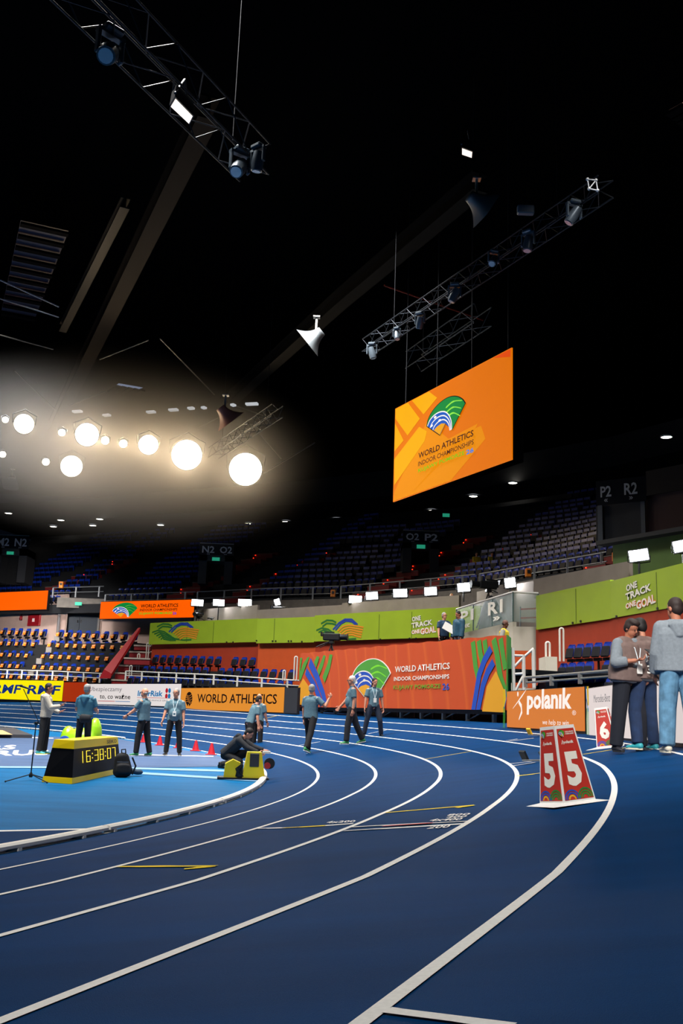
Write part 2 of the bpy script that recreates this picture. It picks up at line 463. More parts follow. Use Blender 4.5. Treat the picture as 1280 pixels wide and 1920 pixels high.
LEDO = led('led_orange', '#f59a33', .62); LEDK = led('led_black', '#1d1712', .05); LEDR = led('led_red', '#c63a10', .5)
LEDO2 = led('led_orange_deep', '#ff5e00', .85); BROWN = led('led_brown', '#3c1c10', .1)
GLT = led('led_grey', '#8d8a90', .4); LCY = led('led_cyan', '#1b86c9', .5); LRED = led('led_sign_red', '#d61f30', .5)

e, L, H = hoard(-260, 116, 1.28, RMFY, 'yellow board with blue slanted lettering behind the man in the grey hoodie')
u = lambda x, X0, X1: (x-X0)/(X1-X0)*L
for a, b_ in ((-60, -12), (0, 46), (58, 110)):
    text(e, 'RMF', (u(a, -260, 116), .42, u(b_, -260, 116), .98), LEDB, bold=.025, shear=.25)
hoard(117, 160, 1.22, LEDR, 'plain orange-red board between the yellow and the white board')
e, L, H = hoard(161, 337, 1.22, LEDW, 'white board with grey slogan and underline behind the bald man')
U = lambda x: (x-161)/(337-161)*L
text(e, 'Ubezpieczamy', (U(167), .72, U(233), 1.04), GLT)
text(e, 'to, co ważne', (U(190), .33, U(250), .66), LEDK, bold=.01)
b = MB(); b.box((U(204), -.012, .24), (U(222)-U(188), .004, .03)); b.build('underline', LRED, e)
b = MB(); b.box((U(236), -.012, .24), (U(250)-U(222), .004, .03)); b.build('underline', LCY, e)
text(e, 'InterRisk', (U(263), .55, U(307), .85), LCY, bold=.03, shear=.1)
text(e, 'VIENNA INSURANCE GROUP', (U(263), .3, U(322), .38), GLT)
b = MB(); b.box((U(292), -.012, .47), (U(322)-U(263), .004, .02)); b.build('underline', LRED, e)
b = MB()
for k, (dx, dz) in enumerate(((-.14, .14), (.14, .14), (-.14, -.14), (.14, -.14))):
    b.slab([(U(316)+dx+.13*math.cos(t*math.pi/5), .72+dz+.13*math.sin(t*math.pi/5)) for t in range(10)], -.016, -.01, k % 2)
b.build('emblem', [LRED, LCY], e)
e, L, H = hoard(338, 531, 1.12, LEDO, 'orange board with round striped emblem and dark lettering')
U = lambda x: (x-338)/(531-338)*L
text(e, 'WORLD ATHLETICS', (U(375), .4, U(520), .82), BROWN, bold=.015)
b = MB(); b.slab([(U(357)+.42*math.cos(math.radians(a)), .56+.36*math.sin(math.radians(a))) for a in range(-35, 216, 12)]+[(U(357)-.08, .2), (U(357), .34), (U(357)+.1, .2)], -.012, -.008); b.build('emblem', BROWN, e)
b = MB()
for k in range(5):
    band(b, [(U(357)-.42+.84*i/10, .38+.1*k+.07*math.sin(i/10*5+k*.6)) for i in range(11)], .02, -.016, 0, (U(357)-.4, .1, U(357)+.4, 1.))
b.build('emblem_stripes', LEDO, e)
e = hoard(532, 557, 1.1, mat('dark_grey_cover', '#2c2e33', .6), 'dark grey end cover beside the orange lettered board')[0]
# right hand boards
POR = led('led_orange_warm', '#f08a3c', .6); PW = led('led_pinkwhite', '#f4e6e2', .66)
e, L, H = hoard(951, 1098, .93, POR, 'orange board with large white lettering and runner emblem')
U = lambda x: (x-958)/(1098-958)*L
LW = led('led_letter_white', '#fdf2ea', .8)
text(e, 'polanık', (U(1001), .36, U(1079), .92), LW, bold=.035, shear=.08)
text(e, 'we help to win', (U(1030), .12, U(1074), .26), LW, bold=.0, shear=.3)
text(e, '®', (U(1080), .36, U(1086), .46), LW)
b = MB()
band(b, [(U(972), .50), (U(983), .66), (U(992), .8), (U(1000), .93)], [.01, .03, .04, .01], -.012)
band(b, [(U(985), .66), (U(990), .56), (U(991), .42), (U(985), .24)], [.09, .11, .1, .03], -.014)
b.slab([(U(983)+.05*math.cos(t*.7), .84+.06*math.sin(t*.7)) for t in range(9)], -.014, -.012)
b.build('runner_emblem', LW, e)
LG = led('led_motif_green', '#4fae3c', .5); LYE = led('led_motif_yellow', '#f0c020', .55)
b = MB()
for k in range(3): band(b, [(U(950)+.02+.06*k, .02), (U(951)+.07*k, .3), (U(951)+.05*k, .55)], .03, -.013)
b.slab([(U(950), .5), (U(950)+.24, .7), (U(950)+.2, .98), (U(950), .98)], -.012, -.01, 1)
band(b, [(U(956), .98), (U(958), .75), (U(953), .5)], .04, -.015, 2)
b.build('motif', [LG, LYE, LCY], e)
e, L, H = hoard(1099, 1330, .95, PW, 'white board with thin ring and star emblem behind the three people on the right')
U = lambda x: (x-1099)/(1330-1099)*L
b = MB()
for k in range(4): band(b, [(.03+.07*k, .02), (.02+.07*k, .3), (.07+.05*k, .56)], .03, -.013)
band(b, [(.03, .98), (.06, .75), (.22, .5)], .05, -.015, 1)
b.slab([(.1, .98), (.14, .6), (.25, .62), (.25, .98)], -.011, -.009, 2)
b.build('motif', [LG, LCY, LYE], e)
text(e, 'Mercedes-Benz', (U(1122), .66, U(1165), .8), GLT)
b = MB(); cx, cz = U(1183), .44
band(b, arcpts(cx, cz, .27, 0, 360, 30), .025, -.012)
for a in (90, 210, 330):
    band(b, [(cx, cz), (cx+.27*math.cos(math.radians(a)), cz+.27*math.sin(math.radians(a)))], [.1, .015], -.013)
b.build('star_emblem', LEDK, e)

# ================================================================== fan logo
def fan(parent, cx, cy, w_, h_, y, mg, mblue, mw, my, edge=None, name='championship_logo'):
    """fan shaped emblem about w_ x h_ centred on cx,cy"""
    b = MB(); q = lambda x, z: (cx+x*w_/2, cy+z*h_/2)
    def smooth(P, n=5):
        P = [P[0]]+list(P)+[P[-1]]; o = []
        for i in range(1, len(P)-2):
            for k in range(n):
                t = k/n; o.append(tuple(.5*((2*P[i][j])+(-P[i-1][j]+P[i+1][j])*t+(2*P[i-1][j]-5*P[i][j]+4*P[i+1][j]-P[i+2][j])*t*t+(-P[i-1][j]+3*P[i][j]-3*P[i+1][j]+P[i+2][j])*t**3) for j in (0, 1)))
        return o+[P[-1]]
    top = smooth([(-1, -.1), (-.93, .25), (-.75, .58), (-.45, .84), (-.1, .98), (.25, .97), (.58, .8), (.85, .5), (1, .18)])
    crv = smooth([(-1, -.1), (-.86, .2), (-.62, .38), (-.32, .42), (-.02, .28), (.2, -.05), (.33, -.5), (.35, -.98)])
    tail = [(.35, -.98), (.0, -.45), (-.28, -.98)]
    if edge: b.slab([(cx+(x*1.045)*w_/2, cy+(z*1.045)*h_/2) for x, z in top+tail], y, y+.004, 4)
    b.poly([q(*p) for p in top+tail], y-.002, 0)
    for k in range(3):
        band(b, [q(*p) for p in smooth([(.0+.02*k, .45-.3*k), (.4, .62-.33*k), (.88-.05*k, .42-.42*k)])], [.0]+[.05*h_]*5+[.03*h_]*4+[.01], y-.003, 5)
    b.poly([q(*p) for p in crv+tail[1:]], y-.004, 1)
    for f_ in (.97, .76, .54):
        N_ = len(crv)-1; P = []
        for i, (x, z) in enumerate(crv):
            t = (i/N_)**2.5; sx, sz = -.28+(x+.28)*f_, -.98+(z+.98)*f_; ex, ez = x-.05*(1-f_)*4, z; P.append(q(sx*(1-t)+ex*t, sz*(1-t)+ez*t))
        band(b, P, .035*h_, y-.006, 2)
    for x, z in ((-.55, .2), (-.3, -.12), (-.74, -.22)):
        c = q(x, z); b.poly([(c[0]+.055*w_/2*1.4*math.cos(t*.785), c[1]+.055*h_/2*1.4*math.sin(t*.785)) for t in range(8)], y-.008, 2)
    b.poly([q(*p) for p in [(-.62, -.55), (-.45, -.42), (-.2, -.35), (.0, -.45), (-.28, -.98)]], y-.009, 3)
    return b.build(name, [mg, mblue, mw, my, edge or mw, MATS['logo_lime']], parent)
mat('logo_lime', '#6ec22a', .6, emit=.3)
LGN = led('led_logo_green', '#0c9a44', .55); LBL = led('led_logo_blue', '#1c62d0', .6); LYW = led('led_logo_yellow', '#f5a81c', .7)
def arcs(b, cx, cy, rs, wd, a0, a1, y, mi=0, sx=1., clip=None):
    for r in rs: band(b, arcpts(cx, cy, r, a0, a1, 18, sx), wd, y, mi, clip)
def wave(parent, u0, v0, W, Hh, y, mg, mb_, mo):
    """woven hill motif of green, blue and orange arcs"""
    b = MB(); q = lambda x, z: (u0+x*W, v0+z*Hh)
    def strip(P, wd, mi, yy): band(b, [q(*p) for p in P], wd*Hh, yy, mi, (u0, v0, u0+W, v0+Hh))
    for k in range(5):
        strip([(.0+.05*k, .5-.1*k), (.12+.03*k, .6-.1*k), (.26, .52-.1*k), (.42, .25-.09*k), (.52, .0-.06*k)], .075, 0, y)
    for k in range(2): strip([(.1+.03*k, .8-.14*k), (.22, .95-.14*k), (.34, .92-.14*k), (.42, .82-.1*k)], .08, 0, y-.002)
    strip([(.3, .4), (.5, .12), (.68, .03), (.84, .05)], .08, 0, y-.004)
    for k in range(2): strip([(.36+.05*k, .5-.03*k), (.48+.04*k, .8-.04*k), (.6+.02*k, .95-.08*k), (.74, .93-.1*k), (.86-.04*k, .68)], .075, 1, y-.006)
    for k in range(5): strip([(.46+.035*k, .42-.085*k), (.56+.03*k, .62-.1*k), (.68+.02*k, .68-.11*k), (.82, .62-.11*k), (.98-.01*k, .54-.11*k)], .07, 2, y-.005)
    return b.build('wave_motif', [mg, mb_, mo], parent)
# ================================================================== stands and walls
CONC = mat('concrete', '#6f6a64', .85, noise=.15, scale=3); STEPM = mat('stand_step_dark', '#0f1013', .9)
LIME = mat('lime_panel', '#94ad1e', .6, noise=.05, scale=1.5); ORW = mat('orange_red_wall', '#a3300c', .75, noise=.06, scale=2)
ORW2 = mat('orange_wall', '#c24a0e', .75, noise=.06, scale=2)
PALEW = mat('pale_wall', '#b39a90', .85, noise=.06, scale=2); WW = mat('white_wall', '#c9c4b4', .8, noise=.05, scale=2)
SGREEN = mat('sign_green', '#1d6a26', .6); SBLUE = mat('sign_blue', '#1238a0', .6); SORANGE = mat('sign_orange', '#e08a18', .6); SWHITE = mat('sign_white', '#ece6d8', .6)
def wallseg(name, A, B, z0, z1, m, th=.15, kind='structure', parent=None):
    A = Vector(A); B = Vector(B); d = B-A; L = math.hypot(d.x, d.y); a = math.atan2(d.y, d.x)
    e = MB(); e.box((L/2, th/2, (z1-z0)/2), (L, th, z1-z0)); o = e.build(name, m, parent, Vector((A.x, A.y, z0)), a); 
    if kind: o['kind'] = kind
    return o
def P2(px, Y, y=1200): v = at(px, y, Y); return Vector((v.x, v.y, 0))
def local(o, px, py):
    """where photo point px,py falls on the vertical plane of a wall / panel object (local u,v)"""
    p = o.location; a = o.rotation_euler.z; n = Vector((-math.sin(a), math.cos(a), 0)); v = Vector(ray(px, py)); O = Vector((0, 0, EYE))
    t = n.dot(p-O)/n.dot(v); q = O+v*t-p
    return (q.x*math.cos(a)+q.y*math.sin(a), q.z)

def wall2(name, pa, pb, m, **k):
    """pa,pb = (px, ytop, ybottom, Y): wall section whose heights average the two ends"""
    A = P2(pa[0], pa[3], pa[2]); B = P2(pb[0], pb[3], pb[2])
    z0 = (hz(pa[0], pa[2], pa[3])+hz(pb[0], pb[2], pb[3]))/2; z1 = (hz(pa[0], pa[1], pa[3])+hz(pb[0], pb[1], pb[3]))/2
    return wallseg(name, A, B, z0, z1, m, **k)
g1 = wall2('wall_green', (279, 1163, 1204, 58.8), (481, 1165, 1208.5, 53.4), LIME)
g2 = wall2('wall_green', (480, 1159.5, 1206.5, 51.9), (588, 1157, 1204, 49.7), LIME)
g3 = wall2('wall_green', (588, 1157, 1204, 49.7), (900, 1132, 1191, 42.8), LIME)
g4 = wall2('wall_green', (1005, 1116, 1181, 36.2), (1145, 1088, 1160, 31.4), LIME)
g5 = wall2('wall_green', (1145, 1088, 1160, 31.4), (1340, 1044, 1124, 25.9), LIME)
for o in (g1, g2, g3, g4, g5):
    pass
r1 = wall2('wall_orange', (279, 1200, 1290, 59), (481, 1204, 1290, 53.6), ORW)
r2 = wall2('wall_orange', (480, 1202, 1290, 52.1), (588, 1200, 1290, 49.9), ORW2)
r3 = wall2('wall_orange', (588, 1200, 1290, 49.9), (865, 1190, 1290, 43.6), ORW)
r4 = wall2('wall_orange', (1005, 1177, 1300, 36.4), (1145, 1157, 1300, 31.6), ORW)
r5 = wall2('wall_orange', (1145, 1157, 1300, 31.6), (1340, 1120, 1300, 26.1), ORW)
# pale wall of the corner below the glass, and the orange block beside it
w1 = wall2('wall_white', (856, 1184, 1300, 43.2), (961, 1172, 1300, 36.8), WW)
w2 = wall2('wall_white', (961, 1172, 1300, 36.8), (1006, 1178, 1300, 36.6), WW)
w3 = wall2('wall_orange', (962, 1218, 1290, 34.5), (1002, 1222, 1290, 34.3), ORW2)
# trims: dark shadow gap under the green, bolts
for o, (a, b, c) in ((g1, (279, 481, 1206)), ):
    pass
BOLT = mat('bolt_black', '#151515', .5)
def bolts(o, pts):
    b = MB()
    for x, y in pts:
        u_, v_ = local(o, x, y); b.box((u_, -.02, v_), (.07, .04, .07))
    b.build('bolt', BOLT, o)
bolts(g2, [(481, 1201), (511, 1202), (517, 1202), (541, 1202), (546, 1202), (566, 1203)]); bolts(g1, [(425, 1204), (437, 1204)])
bolts(g3, [(713, 1199), (768, 1197), (780, 1197)]); bolts(g4, [(1074, 1168), (1089, 1165)]); bolts(g5, [(1156, 1156), (1233, 1141)])
def seam(o, x, y0, y1):
    a = local(o, x, y0); c = local(o, x, y1); b = MB(); b.box((a[0], -.004, (a[1]+c[1])/2), (.03, .01, a[1]-c[1])); b.build('panel_seam', mat('seam_dark_green', '#50640c', .8), o)
seam(g1, 352, 1166, 1204); seam(g1, 401, 1166, 1205); seam(g2, 515, 1160, 1203); seam(g3, 711, 1152, 1200); seam(g3, 772, 1147, 1198); seam(g4, 1079, 1104, 1168); seam(g5, 1230, 1073, 1140)

def onwall(o, x0, y0, x1, y1):
    a = local(o, x0, y1); b = local(o, x1, y0); return a[0], a[1], b[0]-a[0], b[1]-a[1]
wave(o := g1, *onwall(g1, 284, 1165, 376, 1203), -.01, SGREEN, SBLUE, SORANGE)
f = onwall(g3, 592, 1157, 684, 1202)
wv = wave(g3, f[0], f[1], f[2], f[3], -.01, SGREEN, SBLUE, SORANGE)
LS = mat('letter_shadow_green', '#3c5a22', .7); OR3 = mat('letter_orange', '#e8602a', .7)
def onetrack(o, x, y, sx, sy):
    """three tilted lines of slogan, pixel frame x,y .. x+sx,y+sy"""
    for body, (a, b, c, d), col in (('ONE', (.02, .02, .38, .3), LS), ('TRACK', (.0, .34, .86, .64), LS), ('ONE', (.0, .72, .34, .96), OR3), ('GOAL', (.36, .62, 1., .98), OR3)):
        for k, (m, bo, yy) in enumerate(((col, .09, -.012), (SWHITE, .035, -.02))):
            u0, v0 = local(o, x+a*sx, y+d*sy); u1, v1 = local(o, x+c*sx, y+b*sy)
            up = (u1-u0)*.18
            g = local(o, x+a*sx, y+b*sy)[1]-v0
            text(o, body, (u0, v0+.02, u1, v0+abs(g)), m, y=yy, bold=bo, rot=math.radians(6))
onetrack(g3, 772, 1156, 46, 36)
onetrack(g5, 1174, 1096, 56, 50)

YL = lambda x: 63.6-(x-80)*.036
# left back wall with double door, fire cabinet, extinguisher sign
bw = wall2('wall_left', (-120, 1120, 1300, 76), (110, 1120, 1300, 68.2), PALEW)
bw2 = wall2('wall_left', (104, 1120, 1300, 70.2), (190, 1120, 1300, 70.2), PALEW)
bw3 = wall2('wall_left', (180, 1120, 1300, 67), (400, 1130, 1300, 63), PALEW)
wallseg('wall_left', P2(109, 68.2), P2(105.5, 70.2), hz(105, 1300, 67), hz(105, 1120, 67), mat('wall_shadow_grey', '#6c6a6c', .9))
dz0 = hz(140, 1190, 70.1); A = P2(112, 70.1); B = P2(181, 70.1)
d = thing('door_1', None, None, (A.x, A.y-.02, dz0), math.atan2(B.y-A.y, B.x-A.x)); d['kind'] = 'structure'
Wd = (B-A).length; Hd = hz(140, 1140, 70.1)-dz0
b = MB(); b.box((-.06, -.05, Hd/2), (.14, .12, Hd)); b.box((Wd+.06, -.05, Hd/2), (.14, .12, Hd)); b.box((Wd/2, -.05, Hd+.06), (Wd+.26, .12, .14)); b.build('door_frame', mat('door_frame_grey', '#8f8a88', .6), d)
for k in (0, 1):
    b = MB(); b.box((Wd*(k*.5+.25), -.03, Hd/2), (Wd/2-.02, .07, Hd-.02)); lf = b.build('door_leaf', mat('door_slate', '#3a4450', .6), d)
    b = MB(); b.tube([(Wd/2+(.12 if k else -.12), -.12, Hd*.45), (Wd/2+(.12 if k else -.12), -.12, Hd*.55)], .025); b.box((Wd/2+(.12 if k else -.12), -.08, Hd*.5), (.05, .08, .22)); b.build('door_handle', BLACK, lf)
b = MB(); b.box((.3, -.08, Hd-.35), (.28, .01, .36)); b.build('door_notice', mat('notice_grey', '#9a9fa6', .6), d)
ws = wallseg('wall_lintel', P2(100, 67), P2(190, 67), hz(140, 1137, 66), hz(140, 1118, 66), CONC, th=2.5)
ws['kind'] = 'structure'
b = MB(); x0, z0 = local(bw, 54, 1174); x1, z1 = local(bw, 78, 1152); b.box(((x0+x1)/2, -.08, (z0+z1)/2), (x1-x0, .16, z1-z0), bev=.02); b.box(((x0+x1)/2, -.17, (z0+z1)/2), (.25, .02, .25), mi=1)
o = b.build('fire_hose_cabinet', [mat('cabinet_red', '#8e0f1c', .5), WHITE], None, bw.location, bw.rotation_euler.z); tag(o, 'dark red fire hose cabinet on the pale wall left of the double door', 'cabinet')
b = MB(); x0, z0 = local(bw, 42, 1158); b.tube([(x0, -.12, z0-.2), (x0, -.12, z0+.1), (x0, -.12, z0+.17)], [.1, .1, .03], 12); b.box((x0, -.12, z0+.22), (.14, .05, .06), mi=1)
o = b.build('fire_extinguisher', [mat('cabinet_red', '#8e0f1c', .5), BLACK], None, bw.location, bw.rotation_euler.z); tag(o, 'small red fire extinguisher hanging left of the dark red cabinet', 'fire extinguisher')

# hanging display ribbons at the front of the upper tier
def ribbon_board(pa, pb, label, logo):
    A = at(pa[0], pa[2], pa[3]); B = at(pb[0], pb[2], pb[3]); z0 = (A.z+B.z)/2; z1 = (hz(pa[0], pa[1], pa[3])+hz(pb[0], pb[1], pb[3]))/2
    A.z = B.z = z0; e, L = panelthing('display_board', label, 'display board', A, B); H = z1-z0
    b = MB(); b.box((L/2, .12, H/2), (L+.06, .2, H+.06)); b.build('board_frame', BLACK, e)
    b = MB(); b.box((L/2, 0, H/2), (L, .03, H)); b.build('display_face', LEDO2, e)
    if logo:
        U = lambda x: (x-187)/(362-187)*L
        fan(e, U(235), H*.5, U(259)-U(211), H*.86, -.02, LGN, LBL, LW, LYW)
        text(e, 'WORLD ATHLETICS', (U(265), H*.6, U(334), H*.8), LEDK, y=-.03, bold=.02)
        text(e, 'INDOOR CHAMPIONSHIPS', (U(264), H*.4, U(333), H*.54), LEDK, y=-.03, bold=.01)
        text(e, 'KUJAWY POMORZE', (U(263), H*.17, U(324), H*.33), led('led_lime', '#58d020', .7), y=-.03, bold=.02)
        text(e, '26', (U(325), H*.17, U(332), H*.33), led('led_violet', '#5a4ad8', .6), y=-.03, bold=.03)
    return e
ribbon_board((-160, 1108, 1142, 74), (86, 1117, 1150, 67.4), 'plain bright orange display board above the leftmost seats', False)
ribbon_board((187, 1124, 1157, 65.5), (362, 1129, 1161, 62), 'orange display board with fan emblem and three lines of lettering right of the double door', True)

# ------------------------------------------------------------------ seats
SB = mat('seat_shell_blue', '#0f2f92', .35, spec=.6); SD = mat('seat_pan_dark', '#0b0d16', .5, spec=.3)
def make_seat():
    r = thing('stadium_seat', 'x', 'seat')
    b = MB(); A = []; rows = []
    # curved back shell
    prof = [(-.215, .40), (-.22, .55), (-.215, .72), (-.19, .80), (-.12, .845)]
    for z, hw, yy in ((.42, .20, .17), (.55, .215, .2), (.70, .215, .23), (.79, .19, .25), (.84, .13, .26)):
        rows.append([(x*hw, yy-.05*(x*x), z) for x in (-1, -.6, 0, .6, 1)])
    for a, c in zip(rows[:-1], rows[1:]): b.quadstrip([Vector(p) for p in c], [Vector(p) for p in a], 0, True)
    rb = [[(x, y+.03, z) for x, y, z in q] for q in rows]
    for a, c in zip(rb[:-1], rb[1:]): b.quadstrip([Vector(p) for p in a], [Vector(p) for p in c], 0, True)
    b.quadstrip([Vector(p) for p in rb[-1]], [Vector(p) for p in rows[-1]], 0, True)
    for k in (0, -1): b.quadstrip([Vector(q[k]) for q in rows], [Vector(q[k]) for q in rb])
    b.build('seat_back', SB, r)
    b = MB(); b.box((0, .08, .53), (.41, .07, .36), Matrix.Rotation(math.radians(-14), 3, 'X'), bev=.03); b.box((0, .16, .3), (.36, .1, .1)); b.build('seat_pan', SD, r)
    b = MB(); b.box((0, .2, .12), (.06, .06, .34)); b.build('seat_bracket', DARKM, r)
    return r
seat0 = make_seat(); seat_used = False
CARD = mat('card_orange', '#c4500f', .6); CARDW = mat('card_white', '#dcc49c', .6); CARDY = mat('card_yellow', '#d89a14', .6)
def make_card():
    b = MB(); b.box((0, 0, .0), (.26, .006, .19)); r = b.build('programme_card', CARD); r['category'] = 'card'
    b = MB(); b.box((0, -.005, .055), (.2, .004, .03), mi=0); b.box((-.02, -.005, -.0), (.12, .004, .05), mi=1); b.box((.05, -.005, -.055), (.1, .004, .045), mi=1); b.box((-.09, -.005, -.06), (.05, .004, .05), mi=0)
    b.build('card_print', [CARDW, CARDY], r); return r
card0 = make_card(); card_used = False
NSEAT = 0
extra = []         # seat places beyond the three hundred nearest
def place_seat(P, rz, label, group, card=None, sc=1.):
    global seat_used, NSEAT, card_used
    NSEAT += 1
    if not seat_used: o = seat0; seat_used = True; o.location = P; o.rotation_euler = (0, 0, rz); o['label'] = label; o['group'] = group
    else: o = dup(seat0, P, rz, label, group)
    o.scale = (sc*.8, sc, sc) if 'right stand' in label else (sc,)*3
    if card:
        q = Vector(P)+Matrix.Rotation(rz, 3, 'Z') @ Vector((random.uniform(-.03, .03), -.07, .56))*sc
        if not card_used: c = card0; card_used = True
        else: c = copy_tree(card0)
        c.scale = (sc*1.12,)*3
        c.location = q; c.rotation_euler = (math.radians(-16), random.uniform(-.08, .08), rz); c['label'] = card; c['group'] = 'programme cards on the left stand seats'
def seatrow(pa, pb, n, label, group, skip=(), card=None, off=0, sc=1.):
    """pa,pb=(px, y_top, Y); n seats between them, seat top at y_top"""
    A = at(*pa); B = at(*pb); d = B-A; rz = math.atan2(d.y, d.x)
    for i in range(n):
        q = (i+.5)/n; px = pa[0]+(pb[0]-pa[0])*q
        if any(a <= px <= c for a, c in skip): continue
        P = A.lerp(B, q); P.z = A.z+(B.z-A.z)*q-.845*sc
        place_seat(P, rz+(.35 if 'right stand' in label else 0), label, group, card, sc)
    return A, B
def step(A, B, z, depth, zb, m=STEPM, name='floor_stand'):
    A = Vector(A); B = Vector(B); d = B-A; L = math.hypot(d.x, d.y); a = math.atan2(d.y, d.x)
    b = MB(); b.box((L/2, depth/2-.45, (z+zb)/2), (L, depth, z-zb)); o = b.build(name, m, None, (A.x, A.y, 0), a, kind='structure')
# left stand, five rows
rowinfo = [((-30, 1257, YL(-30)), (190, 1265, YL(190)), 'lowest row of the left stand, behind the white rail', ()),
           ((-30, 1237, YL(-30)+0.9), (194, 1246, YL(194)+0.9), 'second row of the left stand', ((54, 66),)),
           ((-30, 1217, YL(-30)+1.8), (212, 1225, YL(212)+1.8), 'third row of the left stand', ((69, 82),)),
           ((-30, 1196, YL(-30)+2.7), (240, 1204, YL(240)+2.7), 'fourth row of the left stand', ((88, 99),)),
           ((-30, 1175, YL(-30)+3.6), (258, 1185, YL(258)+3.6), 'top row of the left stand, below the pale wall', ((104, 112),))]
for pa, pb, lab, sk in rowinfo:
    n = int((pb[0]-pa[0])/15.8)
    A, B = seatrow(pa, pb, n, 'blue seat with orange card, '+lab, 'blue seats of the left stand, '+lab, sk, 'orange card standing on a seat, '+lab, 0, 1.2)
    z = (A.z+B.z)/2-.845*1.2-.05
    step((A.x, A.y, 0), (B.x, B.y, 0), z, 1.0 if pa[1] > 1180 else 1.6, -.1)
# grey aisle steps in the left stand
for px, py, Y in ((60, 1262, 64.4), (75, 1240, 64.9), (93, 1219, 65.4), (108, 1198, 65.9)):
    P = at(px, py, Y); b = MB(); b.box((0, 0, 0), (.36, .5, .36)); o = b.build('aisle_step', mat('step_grey', '#77726d', .8), None, P); tag(o, 'small grey concrete aisle step between the left stand seats', 'step', 'aisle steps of the left stand')
# middle stand
mid = [((236, 1266, 57), (545, 1276, 49.0), 22, 'lowest row of the middle stand, behind the white rail', ()),
       ((262, 1248, 57.4), (552, 1255, 49.3), 19, 'second row of the middle stand', ((401, 410),)),
       ((282, 1227, 57.8), (478, 1232, 52.4), 13, 'top row of the middle stand, below the red wall', ((419, 429),))]
for pa, pb, n, lab, sk in mid:
    A, B = seatrow(pa, pb, n, 'empty blue seat, '+lab, 'blue seats, '+lab, sk)
    z = (A.z+B.z)/2-.845-.05; step((A.x, A.y, 0), (B.x, B.y, 0), z, 1.0, -.1)
# right stand
rgt = [((1000, 1277, 31.2), (1290, 1260, 24.2), 14, 'lowest row of the right stand, just above the board', ()),
       ((1041, 1243, 32.2), (1290, 1226, 25.0), 13, 'middle row of the right stand', ((1118, 1130),)),
       ((1056, 1208, 33.2), (1290, 1189, 25.8), 12, 'top row of the right stand, below the red wall', ())]
for pa, pb, n, lab, sk in rgt:
    A, B = seatrow(pa, pb, n, 'glossy dark blue seat, '+lab, 'blue seats, '+lab, sk)
    z = (A.z+B.z)/2-.845-.05; step((A.x, A.y, 0), (B.x, B.y, 0), z, 1.5, -.1)

# ------------------------------------------------------------------ upper tier
UF = [(-160, 74.5), (60, 68.8), (187, 66.3), (380, 62.4), (500, 59.5), (640, 57.2), (760, 54), (900, 50.3), (1000, 46.5), (1150, 42), (1330, 37.5)]
ZU = 8.0
def upt(px, r=0., dz=0.):
    """plan point of upper tier row r seen in column px of the front edge"""
    Y = np.interp(px, [a for a, _ in UF], [b for _, b in UF]); P = P2(px, Y, 1100)
    a = P2(px-20, np.interp(px-20, [a for a, _ in UF], [b for _, b in UF]), 1100); c = P2(px+20, np.interp(px+20, [a for a, _ in UF], [b for _, b in UF]), 1100)
    n = (c-a).normalized(); out = Vector((-n.y, n.x, 0)); q = P+out*r; q.z = ZU+dz; return q, math.atan2(n.y, n.x)
UD = mat('upper_step_dark', '#14161b', .9)
b = MB(); cols = list(range(-160, 1341, 50)); NR = 17; RR = .52
for r in range(NR):
    A = [upt(c, r*.92, r*RR)[0] for c in cols]; B = [upt(c, (r+1)*.92, r*RR)[0] for c in cols]; D = [upt(c, (r)*.92, (r-1)*RR)[0] for c in cols]
    b.quadstrip(B, A); b.quadstrip(A, D)
b.build('floor_upper_tier', UD, kind='structure')
# concrete front edge of the upper tier
b = MB(); cols2 = list(range(365, 1170, 15))
lip = lambda dz, o: [upt(c, o, dz)[0] for c in cols2]
b.quadstrip(lip(-.05, -.1), lip(-1.5, -.1)); b.quadstrip(lip(-.05, .6), lip(-.05, -.1))
b.build('wall_upper_edge', CONC, kind='structure')
b = MB(); b.quadstrip([upt(c, .05, .1)[0] for c in cols], [upt(c, .05, -.4)[0] for c in cols]); b.build('wall_upper_edge', mat('edge_dark', '#1a1c20', .9), kind='structure')
b = MB(); b.quadstrip([upt(c, .1, -.35)[0] for c in cols], [upt(c, 6, -.35)[0] for c in cols]); b.build('ceiling_lower_tier', UD, kind='structure')
# pale strip wall between green panels and upper edge
for pa, pb in (((363, 1138, 1170, 59.6), (481, 1140, 1172, 55.5)), ((480, 1140, 1166, 54.6), (640, 1138, 1162, 50.5)), ((640, 1138, 1162, 50.5), (860, 1108, 1146, 45.5)), ((1000, 1088, 1122, 37.0), (1180, 1050, 1092, 32.0)), ((893, 1098, 1186, 44.0), (1010, 1100, 1184, 39.5))):
    wall2('wall_parapet', pa, pb, mat('parapet_beige', '#8d8278', .85, noise=.08, scale=2))
AIS = [(20, 52), (292, 330), (362, 432), (462-60, 446), (662, 700), (752, 812), (1100, 1140)]
def blocked(px, r):
    for a, c in ((14, 60), (108, 190), (292, 455), (668, 815), (1098, 1330)):
        s = (px-640)/900*2.0*r
        if a <= px <= c: return True
    return False
cnt = 0
for r in range(0, 15):
    px = -60.
    while px < 1120:
        P, rz = upt(px, r*.92+.5, r*RR)
        step_px = .52/ (P-upt(px+1, r*.92+.5, r*RR)[0]).length
        if not blocked(px, r):
            if NSEAT < 299 and r < 2 and px > 0:
                place_seat(P, rz, 'dark blue seat in the %s row of the unlit upper tier' % ('front' if r == 0 else 'second'), 'upper tier seats, row %s' % ('one' if r == 0 else 'two'))
            else: extra.append((P, rz))
        px += step_px
b = MB()
